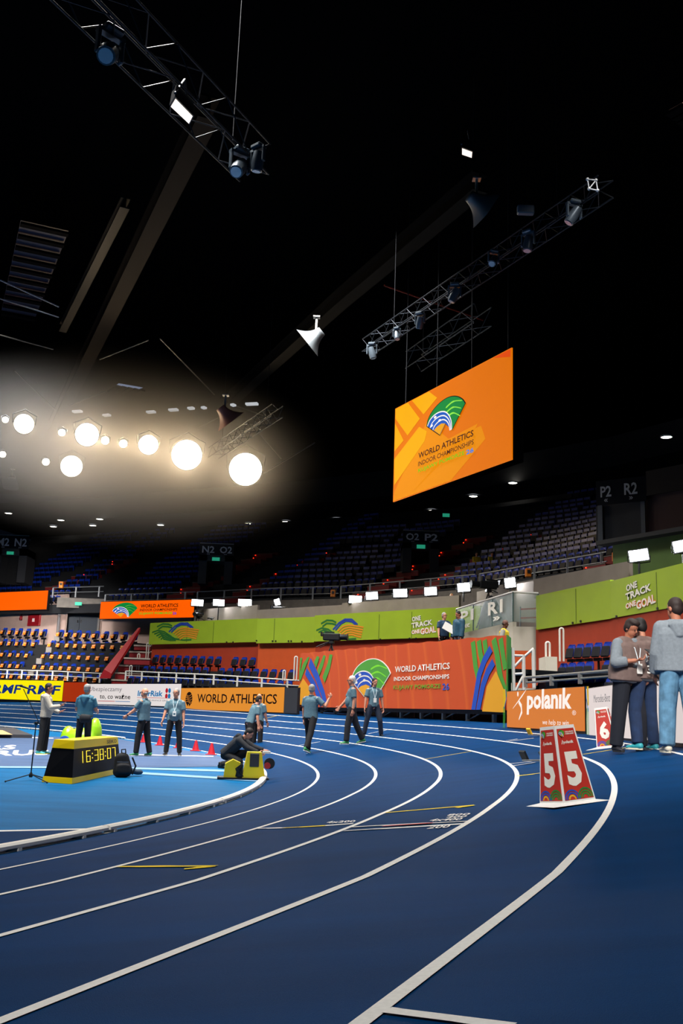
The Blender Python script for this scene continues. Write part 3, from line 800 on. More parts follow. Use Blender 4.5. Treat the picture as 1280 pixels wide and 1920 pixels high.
for P, rz in extra:
    R = Matrix.Rotation(rz, 3, 'Z')
    b.box(P+R @ Vector((0, .2, .62)), (.42, .05, .42), R, 0); b.box(P+R @ Vector((0, .1, .5)), (.4, .08, .3), R, 1)
o = b.build('stadium_seats', [SB, SD]); tag(o, 'mass of dark unlit seats filling the upper tier behind its front rows', 'seats', None, 'stuff')

# roof over the upper tier: soffit ring with downlights, black main roof
ROOF = mat('roof_black', '#050608', .95, spec=0); SOF = mat('soffit_dark', '#202329', .9, spec=0)
b = MB(); cols = list(range(-260, 1500, 60))
def ring(zz, ro):
    P = []
    for c in cols:
        cc = min(max(c, -160), 1330); q, a = upt(cc, ro, 0); 
        if c > 1330: q = q+Vector((math.cos(a), math.sin(a), 0))*(c-1330)*.05
        if c < -160: q = q-Vector((math.cos(a), math.sin(a), 0))*(-160-c)*.05
        q.z = zz; P.append(q)
    return P
b.quadstrip(ring(17.6, 14.5), ring(17.6, 34)); b.build('ceiling_soffit', SOF, kind='structure')
b = MB(); b.quadstrip(ring(19.6, 14.5), ring(17.6, 14.5)); b.build('wall_soffit_edge', mat('soffit_edge', '#0c0e12', .95), kind='structure')
b = MB(); b.quadstrip(ring(17.7, 27), ring(7, 27)); b.build('wall_back', mat('back_wall_dark', '#2b2a26', .95, noise=.1, scale=1), kind='structure')
b = MB(); b.box((0, 45, 27.2), (150, 150, .3)); b.build('ceiling', ROOF, kind='structure')
DL = mat('downlight_glow', '#fff6e4', .5, emit=14)
def downlight(px, py, lab):
    P = atz(px, py, 17.5); th = thing('downlight', lab, 'ceiling light', P, 0, None)
    b = MB(); b.lathe([(.34, .05), (.36, -.02), (.3, -.04), (.3, .04)], n=16); b.build('trim_ring', WHITE, th)
    b = MB(); b.lathe([(.0, -.01), (.3, -.01)], n=16); b.build('lamp_face', DL, th)
    l = bpy.data.lights.new('downlight_lamp', 'SPOT'); l.energy = 22; l.spot_size = 1.9; l.color = (1, .93, .8); l.shadow_soft_size = .2
    lo = bpy.data.objects.new('downlight_lamp', l); COL.objects.link(lo); lo.parent = th; lo.location = (0, 0, -.15)
for px, py, lab in ((16, 962, 'farthest left of all the round ceiling downlights'), (114, 975, 'round downlight, upper one of the second pair from the left'), (100, 987, 'round downlight, lower one of the second pair from the left'), (187, 973, 'round downlight, upper one of the pair above the double door'), (174, 985, 'round downlight, lower one of the pair above the double door'), (301, 984, 'single round downlight above the right end of the orange display board'), (398, 996, 'lowest left downlight above the N2 O2 gate'), (437, 996, 'downlight right above the O2 half of the N2 O2 gate'), (466, 982, 'round downlight up and right of the N2 O2 gate'), (536, 978, 'round downlight midway between the N2 O2 gate and the lamp row'), (598, 994, 'low round downlight in the middle of the far soffit'), (631, 973, 'upper round downlight in the middle of the far soffit'), (705, 977, 'round downlight just left below the big hanging screen'), (809, 957, 'round downlight under the middle of the big hanging screen'), (887, 930, 'round downlight under the right part of the big screen'), (961, 905, 'round downlight right of the big screen\'s lower corner'), (1249, 819, 'farthest right and highest of the round downlights')):
    downlight(px, py, lab)
# ================================================================== rails
def handrail(pts, label, h=.55, mid=True, post=1.6, r=.035, m=RAIL, group=None, name='guard_rail'):
    """pts: base-line points; one rail thing with top tube, middle tube, posts"""
    pts = [Vector(p) for p in pts]; c = pts[0].copy(); Q = [p-c for p in pts]
    th = thing(name, label, 'railing', c, 0, group)
    up = Vector((0, 0, h))
    b = MB(); b.tube([q+up for q in Q], r, 6); b.build('top_rail', m, th)
    if mid: b = MB(); b.tube([q+up*.5 for q in Q], r*.8, 6); b.build('middle_rail', m, th)
    L = 0; nxt = 0
    for a, bb in zip(Q[:-1], Q[1:]):
        d = (bb-a).length
        while nxt <= L+d+1e-6:
            q = a.lerp(bb, (nxt-L)/d); b = MB(); b.box(q+up*.5, (r*2.6, r*2.6, h)); b.build('rail_post', m, th); nxt += post
        L += d
    return th
def hpl(pix, Y): return [at(x, y, yy) for (x, y), yy in zip(pix, Y)]
handrail(hpl([(-40, 1270), (100, 1275), (200, 1281)], [67.2, 62.3, 58.9]), 'white low rail along the front of the left stand', .55)
handrail(hpl([(235, 1275), (400, 1284), (560, 1296)], [56.2, 50.6, 47.4]), 'white low rail along the front of the middle stand', .5)
handrail(hpl([(985, 1289), (1140, 1279), (1300, 1262)], [22.5, 19.5, 17.5]), 'grey low rail behind the right hand boards', .22, True, 1.1, .03, STEEL)
# upper tier rail
GRAILM = mat('rail_grey', '#8f9296', .4, .5)
def upline(a, c, dz, o=.0): return [upt(x, o, dz)[0] for x in range(a, c+1, 12)]
for a, c, lab in ((-40, 96, 'grey rail of the upper tier above the plain orange display'), (200, 372, 'grey rail of the upper tier above the lettered orange display'), (372, 640, 'grey rail of the upper tier behind the left row of lamp panels'), (640, 900, 'grey rail of the upper tier behind the middle lamp panels'), (900, 1150, 'grey rail of the upper tier at the right, ending at the green balcony')):
    handrail(upline(a, c, -.15, -.05), lab, .85, True, 2.2, .035, GRAILM)
handrail([upt(104, -.2, .55)[0], upt(150, -.2, .55)[0], upt(198, -.2, .55)[0]], 'raised grey rail above the double door', .7, True, 2, .035, GRAILM)

# stair with red risers between left and middle stands
st = thing('stand_staircase', 'stair with dark red risers and pale treads between the left and middle stands', 'staircase', at(225, 1290, 57.5), 0)
c = st.location
REDS = mat('stair_red', '#8c0d14', .6, noise=.08, scale=5); TREAD = mat('stair_tread', '#b8a698', .7)
pix = [(208, 262, 1290, 1277, 58.2), (215, 268, 1274, 1264, 58.6), (221, 276, 1260, 1250, 59.0), (232, 280, 1246, 1236, 58), (242, 280, 1233, 1224, 59.8), (251, 282, 1219, 1212, 60.2)]
for x0, x1, y0, y1, Y in pix:
    A = at(x0, y0, Y); B = at(x1, y0, Y); t = hz((x0+x1)/2, y1, Y)
    b = MB(); b.box(((A+B)/2+Vector((0, .4, (t-A.z)/2)))-c, ((B-A).length, .8, abs(t-A.z))); rs = b.build('riser', REDS, st)
    b = MB(); q = (A+B)/2; q.z = t+.04; b.box(q+Vector((0, .38, 0))-c, ((B-A).length+.04, .86, .09)); b.build('tread', TREAD, rs)
# sloping red side wall of that stair
A0, A1, B1, B0 = at(186, 1272, 58), at(207, 1272, 58), at(263, 1184, 59.6), at(255, 1183, 59.6)
A2, B2 = at(198, 1262, 58), at(262, 1177, 59.6)
mb = MB(); c0 = A0.copy()
vs = [A0, A1, B1, B0]; ex = Vector((0, 0, .5))
top = [at(195, 1255, 58), at(209, 1263, 58), at(263, 1177, 59.6), at(259, 1177, 59.6)]
mb.add([v-c0 for v in vs]+[v-c0 for v in top], [(0, 3, 2, 1), (4, 5, 6, 7), (0, 1, 5, 4), (1, 2, 6, 5), (2, 3, 7, 6), (3, 0, 4, 7)])
o = mb.build('stair_side_wall', mat('slope_red', '#b01018', .5), None, c0); tag(o, 'bright red sloping side wall running up beside the staircase', 'balustrade')
def hoop(px, y0, y1, Y, label, wpx=4, group='white hoop handrails', m=RAIL):
    """tall narrow inverted U handrail standing on a step"""
    a = at(px, y0, Y); h = hz(px, y1, Y)-a.z; w_ = wpx*Y/FPX
    b = MB(); b.tube([(-w_/2, 0, 0), (-w_/2, 0, h-w_/2)]+[(-w_/2*math.cos(t), 0, h-w_/2+w_/2*math.sin(t)) for t in (.5, 1, 1.57, 2.1, 2.6)]+[(w_/2, 0, h-w_/2), (w_/2, 0, 0)], .035 if m is RAIL else .025, 6)
    o = b.build('hoop_handrail', m, None, a); tag(o, label, 'handrail', group)
hoop(243, 1282, 1248, 57.8, 'white hoop handrail low on the red staircase', 4); hoop(258, 1256, 1226, 58.8, 'white hoop handrail in the middle of the red staircase', 4)
hoop(275, 1240, 1206, 59.2, 'white hoop handrail at the right top of the red staircase', 4)
hoop(532, 1276, 1257, 47.5, 'white hoop handrail at the right end of the middle stand', 4); hoop(553, 1276, 1231, 47, 'tall white hoop handrail beside the orange banner', 5)
hoop(1027, 1256, 1204, 30, 'white hoop handrail on the grey block by the scaffold stair', 7); hoop(1053, 1240, 1178, 32, 'tall white hoop handrail against the red wall on the right', 7)
o = MB().box((0, 0, 0), (.35, 1., 1.2)).build('ballast_block', WW, None, at(1027, 1270, 30.2)); o.scale = (1, 1, 1); tag(o, 'pale concrete block under the white hoop handrail on the right', 'block')
th = thing('landing_rail', 'grey barred railing at the top of the red staircase', 'railing', at(222, 1184, 66.5)); c = th.location
b = MB(); z1 = hz(250, 1170, 66.5)-c.z; W_ = at(280, 1184, 66.5).x-c.x; b.tube([(0, 0, 0), (0, 0, z1), (W_, 0, z1-.1), (W_, 0, -.3)], .03, 6)
b.build('rail_frame', GRAILM, th); b = MB()
for k in range(1, 16): b.box((W_*k/16, 0, z1/2), (.025, .025, z1))
b.build('rail_bars', GRAILM, th)

# ================================================================== upper tier stairs, gates and signs
REDL = mat('red_marker_light', '#ff2a10', .5, emit=5); DRED = mat('dark_red_step', '#6d1012', .7); EXITG = mat('exit_sign_glow', '#2fb890', .5, emit=.45)
def upstair(px0, px1, r0, r1, label, lights=True):
    P, rz = upt((px0+px1)/2, r0*.92, r0*RR); th = thing('aisle_stair', label, 'staircase', P, rz)
    W_ = (upt(px1, 0)[0]-upt(px0, 0)[0]).length
    b = MB(); b2 = MB(); b3 = MB()
    for k in range(r1-r0):
        sh = k*.35
        b = MB(); b.box((sh, k*.92+.3, k*RR+.02), (W_, .9, .3)); b.box((sh, k*.92+.75, k*RR+.25), (W_, .4, .26)); sp_ = b.build('step', DRED, th)
        b = MB(); b.box((sh, k*.92-.16, k*RR+.18), (W_+.02, .04, .04)); b.build('nosing', mat('nosing_pale', '#5a534d', .7), sp_)
        q = -.3+.5*(k % 2); b = MB(); b.box((sh+W_*q+random.uniform(-.2, .2), k*.92-.2, k*RR+.2+q*.3), (.05, .04, .035)); b.build('marker_light', REDL, sp_)
upstair(14, 52, 0, 9, 'dark red aisle stair of the upper tier at far left, with red marker lights')
upstair(292, 330, 0, 9, 'dark red aisle stair left of the N2 O2 gate, with red marker lights')
upstair(414, 450, 0, 8, 'dark red aisle stair right of the N2 O2 gate, with red marker lights')
upstair(664, 704, 0, 9, 'dark red aisle stair left of the O2 P2 gate, with red marker lights')
upstair(770, 812, 0, 8, 'dark red aisle stair right of the O2 P2 gate, with red marker lights')
upstair(1098, 1140, 0, 8, 'dark red aisle stair left of the P2 tower, with red marker lights')
GSIGN = mat('sign_grey_letters', '#9aa0aa', .6, emit=.02); GATE = mat('gate_grey', '#2a2c31', .9); GATED = mat('gate_opening', '#0b0c10', .9); GL = mat('dark_glass', '#12161e', .5, spec=.1)
def gate(px, py_top, py_bot, half, Y, a_, c_, label, exitpx):
    A = at(px-half, py_bot, Y); B = at(px+half, py_bot, Y); dy = (c_-a_ if False else 0)
    e, L = panelthing('tier_gate', label, 'gateway', A, B); H = hz(px, py_top, Y)-A.z
    b = MB(); b.box((L*.12, 1, H*.36), (L*.24, 2, H*.72)); b.box((L*.88, 1, H*.36), (L*.24, 2, H*.72)); b.box((L/2, 1, H*.65), (L, 2, H*.15)); b.build('gate_wall', GATE, e)
    b = MB(); b.box((L/2, 1.6, H*.3), (L*.6, .1, H*.6)); b.build('gate_doorway', GATED, e)
    b = MB(); b.box((L/2, -.02, H*.86), (L*1.02, .04, H*.28)); gl = b.build('glass_guard', GL, e)
    b = MB(); b.tube([(0, 0, H*1.01), (L, 0, H*1.01)], .03, 6); b.build('guard_top_rail', GRAILM, gl)
    text(e, a_, (L*.08, H*.77, L*.44, H*.94), GSIGN, y=-.06, bold=.02); text(e, c_, (L*.6, H*.77, L*.96, H*.94), GSIGN, y=-.06, bold=.02)
    text(e, '«', (L*.22, H*.73, L*.32, H*.755), GSIGN, y=-.06); text(e, '»', (L*.72, H*.73, L*.82, H*.755), GSIGN, y=-.06)
    b = MB(); b.box((L*exitpx, -.05, H*.62), (.5, .08, .22)); b.build('exit_sign', EXITG, e)
gate(402, 1020, 1094, 32, 64.5, 'N2', 'O2', 'dark gateway with grey N2 and O2 lettering in the upper tier', .5)
gate(14, 1004, 1090, 32, 71.5, 'M2', 'N2', 'dark gateway with M2 and N2 lettering at the far left of the upper tier', .5)
gate(788, 996, 1072, 34, 57, 'O2', 'P2', 'dark gateway with grey O2 and P2 lettering left of the big lamp rows', .5)
def exitsign(px, py, Y, label):
    b = MB(); b.box((0, 0, 0), (.45, .08, .22)); o = b.build('exit_sign', EXITG, None, at(px, py, Y)); tag(o, label, 'exit sign')
exitsign(147, 1132, 65.8, 'small green exit sign above the double door'); exitsign(836, 966, 62, 'small green exit sign high above the O2 P2 gate'); exitsign(678, 1142, 50.0, 'small green exit sign on the parapet below the lamp panels')
# tower with P2 / R2 guard at right and dark wall behind
tw = thing('corner_tower', 'dark concrete tower with P2 and R2 guard at the right of the upper tier', 'tower', at(1120, 1035, 46)); c = tw.location
X = lambda px, py, Y: at(px, py, Y)-c
def wbox(pa, pb, y0, y1, Ya, Yb, m, name, th_=.2, par=tw):
    A = at(pa, y1, Ya); B = at(pb, y1, Yb); z0 = A.z; z1 = hz(pa, y0, Ya); d = B-A; L = math.hypot(d.x, d.y); a = math.atan2(d.y, d.x)
    b = MB(); R = Matrix.Rotation(a, 3, 'Z'); b.box(Vector(((A.x+B.x)/2, (A.y+B.y)/2, (z0+z1)/2))-(c if par is tw else Vector()), (L, th_, z1-z0), R); return b.build(name, m, par), A, B, z0, z1
TWM = mat('tower_grey', '#33363b', .9); TWR = mat('tower_brown', '#3b2a2c', .9)
wbox(1120, 1205, 950, 1040, 46, 44.5, TWM, 'tower_wall'); wbox(1205, 1345, 930, 1030, 44.5, 41.5, TWR, 'tower_wall')
wbox(1122, 1131, 948, 1036, 45.7, 45.6, mat('pillar_pale', '#6f757c', .8), 'pillar'); wbox(1203, 1211, 928, 1012, 44.2, 44.1, mat('pillar_pale', '#6f757c', .8), 'pillar')
g, A, B, z0, z1 = wbox(1118, 1212, 903, 948, 45.2, 43.8, GL, 'glass_guard', .05); wbox(1212, 1345, 884, 930, 43.8, 41, GL, 'glass_guard', .05)
def signon(par, A, B, px0, px1, zz0, zz1, s, yoff=-.1):
    d = B-A; L = math.hypot(d.x, d.y); a = math.atan2(d.y, d.x)
    h = thing('x', None, None); h.location = (A.x-c.x, A.y-c.y, A.z-c.z); h.rotation_euler = (0, 0, a)
    o = text(None, s, (L*px0, (z1-z0)*zz0, L*px1, (z1-z0)*zz1), GSIGN, y=yoff, bold=.02); R = Matrix.Translation(h.location) @ Matrix.Rotation(a, 4, 'Z'); o.data.transform(R); o.parent = par; bpy.data.objects.remove(h)
signon(tw, A, B, .1, .32, .3, .75, 'P2'); signon(tw, A, B, .58, .84, .3, .78, 'R2'); signon(tw, A, B, .17, .25, .1, .22, '«'); signon(tw, A, B, .67, .75, .1, .22, '»')
# green balcony behind the lamps at right
gb = wallseg('wall_green_balcony', P2(1152, 38.5), P2(1345, 34.5), hz(1240, 1092, 36.5), hz(1240, 1008, 36.5), mat('balcony_green', '#49632a', .8, noise=.15, scale=1))
gb2 = wallseg('trim_1', P2(1120, 38.6), P2(1345, 33.9), hz(1240, 1008, 36.5), hz(1240, 1000, 36.5), mat('ledge_black', '#0b0c0f', .8), th=.5)

# ================================================================== lamp panels on stands
LF = mat('lamp_face', '#f4f8ff', .5, emit=40, ecol='#f6f9ff')
def lamp_panel(px, py, wpx, hpx, Y, ybase, label, tilt=0., power=60):
    P = at(px, py, Y); w_, h_ = wpx*Y/FPX, hpx*Y/FPX
    v = Vector((P.x, P.y, 0)); a = math.atan2(-v.x, v.y)
    zb = hz(px, ybase, Y); th = thing('light_panel', label, 'lamp', (P.x, P.y, zb), a, 'bright white lamp panels on stands'); hh = P.z-zb
    R = Matrix.Rotation(tilt, 3, 'Y')
    b = MB(); b.box((0, .07, hh), (w_+.07, .1, h_+.07), R); b.build('lamp_housing', BLACK, th)
    b = MB(); b.box((0, .0, hh), (w_, .03, h_), R); b.build('lamp_face', LF, th)
    b = MB(); b.tube([(0, .09, 0), (0, .09, hh-h_/2)], .035, 8); b.build('stand_pole', BLACK, th)
    b = MB(); b.tube([(-w_/2-.06, .09, hh), (-w_/2-.06, .09, hh-h_*.6), (0, .09, hh-h_*.75), (w_/2+.06, .09, hh-h_*.6), (w_/2+.06, .09, hh)], .018, 6); b.build('yoke', BLACK, th)
    l = bpy.data.lights.new('panel_lamp', 'AREA'); l.energy = power; l.shape = 'RECTANGLE'; l.size = w_; l.size_y = h_; l.color = (.93, .96, 1)
    lo = bpy.data.objects.new('panel_lamp', l); COL.objects.link(lo); lo.parent = th; lo.location = (0, -.05, hh); lo.rotation_euler = (-(math.pi/2-.35), 0, 0)
for a in ((370, 1130, 21, 11, 58.5, 1164, 'lamp panel at the left end, beside the orange display board', 0), (410, 1130, 20, 11, 57.5, 1164, 'second lamp panel from the left', 0), (459, 1130, 24, 12, 56.5, 1164, 'third lamp panel from the left', 0), (519.5, 1129, 9.5, 11, 55, 1150, 'small tilted lamp above the camera in the beige box', -.35),
          (666, 1124, 23, 13, 50, 1160, 'lamp panel lowest in the middle row', 0), (697, 1117, 21, 13, 49.5, 1158, 'lamp panel just left of the widest middle one', -.08), (750, 1112, 25, 14, 48.5, 1153, 'widest middle lamp panel on a black stand', -.05), (807, 1108.5, 22, 14, 47.5, 1148, 'lamp panel left of the blonde woman', -.1), (869, 1101, 22, 15, 45, 1128, 'lamp panel above the glass corner', -.12), (956, 1092.5, 19, 17, 41, 1110, 'lamp panel above the R1 sign', -.15),
          (1197, 1041, 34, 20, 31.2, 1078, 'large lamp panel before the green balcony', -.14), (1280, 1023, 34, 20, 29, 1062, 'lamp panel cut by the right picture edge', -.18)):
    lamp_panel(*a)

# orange boxes hanging on the upper rail
for px, py, Y, lab in ((624, 1113, 56, 'small orange box on the rail between the lamp groups'), (990, 1074, 45.5, 'small orange box on the rail right of the R1 lamp'), (1154, 1044, 41.5, 'small orange box at the left end of the green balcony'), (115, 1097, 62.5, 'small orange box on the raised rail above the double door')):
    b = MB(); b.box((0, 0, 0), (.28, .25, .42), bev=.03); b.box((0, -.14, .05), (.14, .04, .14), mi=1); o = b.build('orange_projector', [mat('box_orange', '#b8660c', .5), BLACK], None, at(px, py, Y)); tag(o, lab, 'projector')

# ================================================================== glass corner with P1 and R1
A = at(855, 1184, 42.8); B = at(961, 1172, 36.3); zt0 = (A.z+B.z)/2
gt = thing('glass_balustrade', 'glass corner balustrade with white P1 and R1 lettering above the pale wall', 'balustrade', (A.x, A.y, zt0)); c = gt.location
d = B-A; L1 = math.hypot(d.x, d.y); a1 = math.atan2(d.y, d.x); C3 = at(1009, 1180, 36.4); H = hz(961, 1110, 36.3)-zt0
GLS = mat('clear_glass', (.55, .75, .7, 1), .3, alpha=.13, spec=.1)
for q, (s_, t_) in enumerate(((A, B), (B, C3))):
    dd = t_-s_; L_ = math.hypot(dd.x, dd.y); aa = math.atan2(dd.y, dd.x); R = Matrix.Rotation(aa, 3, 'Z')
    b = MB(); mid = Vector(((s_.x+t_.x)/2, (s_.y+t_.y)/2, zt0+H/2))-c; b.box(mid, (L_, .02, H), R); b.build('glass_pane', GLS, gt)
    b = MB(); b.tube([Vector((s_.x, s_.y, zt0+H))-c, Vector((t_.x, t_.y, zt0+H))-c], .04, 6); b.build('top_rail', WHITE, gt)
    b = MB()
    for k in range(4 if q == 0 else 2):
        p = s_.lerp(t_, (k+.01)/3 if q == 0 else k); b.box(Vector((p.x, p.y, zt0+H/2))-c, (.05, .05, H))
    b.build('glass_post', mat('post_green_grey', '#3b5450', .5), gt)
def g1text(s, f0, f1, v0, v1):
    o = text(None, s, (L1*f0, H*v0, L1*f1, H*v1), SWHITE, y=-.05, bold=.03); o.data.transform(Matrix.Rotation(a1, 4, 'Z')); o.parent = gt
g1text('P1', .1, .36, .4, .82); g1text('«', .17, .3, .16, .3); g1text('R1', .62, .86, .4, .86); g1text('»', .7, .82, .16, .3)
# dark covered camera behind the glass, red belt barrier
def tvcamera(P, rz, s, label, tripod=True, boxcol=None, name='broadcast_camera', hh=1.35):
    th = thing(name, label, 'television camera', P, rz)
    h = hh if tripod else .1
    if tripod:
        for k in range(3):
            a = k*2.094+.5; b = MB(); b.tube([(0, 0, h*s), (.45*s*math.cos(a), .45*s*math.sin(a), 0)], .03*s, 6); b.build('tripod_leg', BLACK, th)
    b = MB(); b.box((0, 0, (h+.08)*s), (.2*s, .22*s, .14*s), bev=.02); b.box((0, 0, (h+.3)*s), (.75*s, .28*s, .3*s), bev=.04); b.box((.1*s, 0, (h+.5)*s), (.4*s, .06*s, .05*s)); b.build('camera_body', BLACK, th)
    b = MB(); b.tube([(-.37*s, 0, (h+.3)*s), (-.62*s, 0, (h+.3)*s), (-.7*s, 0, (h+.3)*s)], [.12*s, .12*s, .15*s], 14); b.build('lens', DARKM, th)
    b = MB(); b.box((.45*s, -.02, (h+.42)*s), (.06*s, .26*s, .18*s)); b.build('viewfinder', DARKM, th)
    b = MB(); b.tube([(.1*s, .1*s, (h+.1)*s), (.6*s, .3*s, (h-.15)*s)], .018*s, 6); b.tube([(.1*s, -.1*s, (h+.1)*s), (.6*s, -.3*s, (h-.15)*s)], .018*s, 6); b.build('pan_handle', BLACK, th)
    if boxcol: b = MB(); b.box((-.1*s, -.17*s, (h+.3)*s), (.5*s, .05*s, .22*s)); b.build('side_cover', boxcol, th)
    return th
P = at(915, 1178, 42.5); tvcamera(P, .2, 1.15, 'black covered camera on a tripod behind the glass with the R1 sign')
b = MB(); b.lathe([(.55, 0), (.45, .8), (.25, 1.3), (.05, 1.5)], n=14); o = b.build('camera_cover', mat('cover_black', '#101216', .8), None, at(920, 1182, 41.8)); tag(o, 'black fabric cover standing beside the camera behind the glass', 'cover')
th = thing('belt_barrier', 'red belt barrier behind the glass right of the R1 sign', 'barrier', at(975, 1178, 38.5)); c = th.location
b = MB(); b.tube([(0, 0, 0), (0, 0, .85)], .03, 6); b.build('post', GRAILM, th); q = at(1006, 1176, 38)-c; b = MB(); b.tube([(q.x, q.y, 0), (q.x, q.y, .85)], .03, 6); b.build('post', GRAILM, th)
b = MB()
for z in (.75, .4): b.box((q.x/2, q.y/2, z), (math.hypot(q.x, q.y), .01, .06), math.atan2(q.y, q.x))
b.build('belt', mat('belt_red', '#a01818', .6), th)
# ================================================================== camera platform with the big printed banner
A = at(559, 1322, 42.); B = at(951, 1337, 26.5); zb = (A.z+B.z)/2; A.z = B.z = zb
bn, LB = panelthing('printed_banner', 'long orange printed banner with fan emblem hanging on the front of the camera platform', 'banner', A, B)
HBl = hz(560, 1225, 42.)-zb; HBr = hz(950, 1190, 26.5)-zb
BAN = mat('banner_orange', '#cc5520', .8); nt = BAN.node_tree; bs = nt.nodes['Principled BSDF']
tc = nt.nodes.new('ShaderNodeTexCoord'); n1 = nt.nodes.new('ShaderNodeTexWave'); n1.inputs['Scale'].default_value = .16; n1.inputs['Distortion'].default_value = 3; n1.inputs['Detail'].default_value = 0; n1.rings_direction = 'Y'; n1.wave_type = 'RINGS'
cr = nt.nodes.new('ShaderNodeValToRGB'); cr.color_ramp.interpolation = 'EASE'
els = cr.color_ramp.elements; els[0].position = .35; els[0].color = lin('#c84a16'); els[1].position = .5; els[1].color = lin('#d25818'); q = els.new(.8); q.color = lin('#c64816')
nt.links.new(tc.outputs['Object'], n1.inputs['Vector']); nt.links.new(n1.outputs[0], cr.inputs[0]); nt.links.new(cr.outputs[0], bs.inputs['Base Color'])
NU = 90; b = MB(); rows = []
for j in range(9):
    v = j/8; rows.append([Vector((LB*i/NU, .007*math.sin(i*1.3+math.sin(i*.31)*3)*(.3+v), v*(HBl+(HBr-HBl)*i/NU)+(.015*math.sin(i*.9) if j == 8 else 0))) for i in range(NU+1)])
for a, c in zip(rows[:-1], rows[1:]): b.quadstrip(c, a, 0, True)
b.build('banner_cloth', BAN, bn)
lo = lambda x, y: local(bn, x, y)
def pxband(b, pts, wpx, y, mi):
    P = [lo(*p) for p in pts]; y = y*.5+.005
    sc = [abs(lo(p[0]+1, p[1])[0]-lo(p[0], p[1])[0]) for p in pts]
    clip = (0, 0, LB, 99)
    band(b, P, [w*wpx for w in sc], y, mi, (0, .0, LB, HBr*1.02))
b = MB()
BM2 = MB()
for P, w_, mi, yy in (([(565, 1228), (562, 1250), (560, 1275)], 5, 0, -.04), ([(579, 1227), (570, 1250), (562, 1272)], 5, 0, -.042), ([(597, 1227), (591, 1247)], 6, 0, -.04), ([(609, 1226), (604, 1245), (597, 1262)], 5, 0, -.04), ([(621, 1225), (617, 1248), (607, 1275)], 6, 0, -.04),
                      ([(581, 1241), (595, 1270), (606, 1300), (611, 1322)], 6, 1, -.046), ([(574, 1258), (590, 1285), (600, 1310), (603, 1322)], 5, 1, -.046),
                      ([(887, 1203), (892, 1250), (897, 1270)], 8, 0, -.04), ([(898, 1201), (901, 1225), (907, 1250)], 8, 0, -.04), ([(909, 1200), (912, 1225)], 8, 0, -.04), ([(926, 1198), (932, 1225), (939, 1272), (947, 1296)], 9, 0, -.04), ([(939, 1197), (943, 1225), (948, 1255)], 8, 0, -.042),
                      ([(921, 1216), (909, 1238), (899, 1265), (888, 1333)], 8, 1, -.046), ([(926, 1241), (915, 1260), (906, 1285), (897, 1334)], 8, 1, -.046)):
    pxband(b if P[0][0] < 700 else BM2, P, w_, yy, mi)
b.poly([lo(*p) for p in ((559.5, 1321.5), (594, 1322.5), (589, 1305), (580, 1286), (570, 1272), (560, 1290))], -.044, 2)
BM2.poly([lo(*p) for p in ((906, 1334), (949, 1336), (948, 1296), (932, 1258), (915, 1287))], -.044, 2)
for P in (([(946, 1296), (930, 1315), (924, 1334)]), ([(940, 1282), (922, 1305), (913, 1334)]), ([(949, 1312), (938, 1334), (938, 1335)])): pxband(BM2, P, 1.5, -.048, 3)
for P in (([(567, 1275), (580, 1300), (586, 1322)]), ([(562, 1290), (568, 1305), (571, 1322)])): pxband(b, P, 1, -.048, 3)
SM = [mat('banner_green', '#4a9a34', .8), mat('banner_blue', '#164cb4', .8), mat('banner_yellow', '#e8a21c', .8), mat('banner_red', '#b4301c', .8)]
b.build('stripe_motif', SM, bn); BM2.build('stripe_motif', SM, bn)
l0 = lo(660, 1290); l1 = lo(731, 1290); t0 = lo(697, 1236); b0 = lo(697, 1306)
fan(bn, (l0[0]+l1[0])/2, (t0[1]+b0[1])/2, l1[0]-l0[0], t0[1]-b0[1], -.018, mat('banner_green', '#2f8a2a', .8), MATS['banner_blue'], SWHITE, MATS['banner_yellow'], SWHITE)
def bt(s, bl, tr, m): u0, v0 = lo(*bl); u1, v1 = lo(*tr); text(bn, s, (u0, v0, u1, v1), m, y=-.02, bold=.02)
bt('WORLD ATHLETICS', (741, 1261), (844, 1242), SWHITE); bt('INDOOR CHAMPIONSHIPS', (739, 1277), (843, 1264), SWHITE)
bt('KUJAWY POMORZE', (738, 1295), (827, 1282), mat('banner_lime', '#6f9a1c', .8)); bt('26', (830, 1294), (843, 1281), MATS['banner_blue'])
# side return of the banner
dA = (B-A).normalized(); nrm = Vector((-dA.y, dA.x, 0))
Bs = at(958, 1300, 27.6); Bs.z = zb
e2 = wallseg('side_cloth', B, Bs, zb+.35, zb+HBr, mat('banner_side_green', '#1f8a2c', .8), th=.03, kind=None); e2.parent = bn; e2.matrix_parent_inverse = bn.matrix_world.inverted() if False else Matrix.Identity(4)
R_ = Matrix.Rotation(-bn.rotation_euler.z, 4, 'Z') @ Matrix.Translation(-bn.location)
e2.data.transform(Matrix.Translation(e2.location) @ Matrix.Rotation(e2.rotation_euler.z, 4, 'Z')); e2.data.transform(R_); e2.location = (0, 0, 0); e2.rotation_euler = (0, 0, 0)
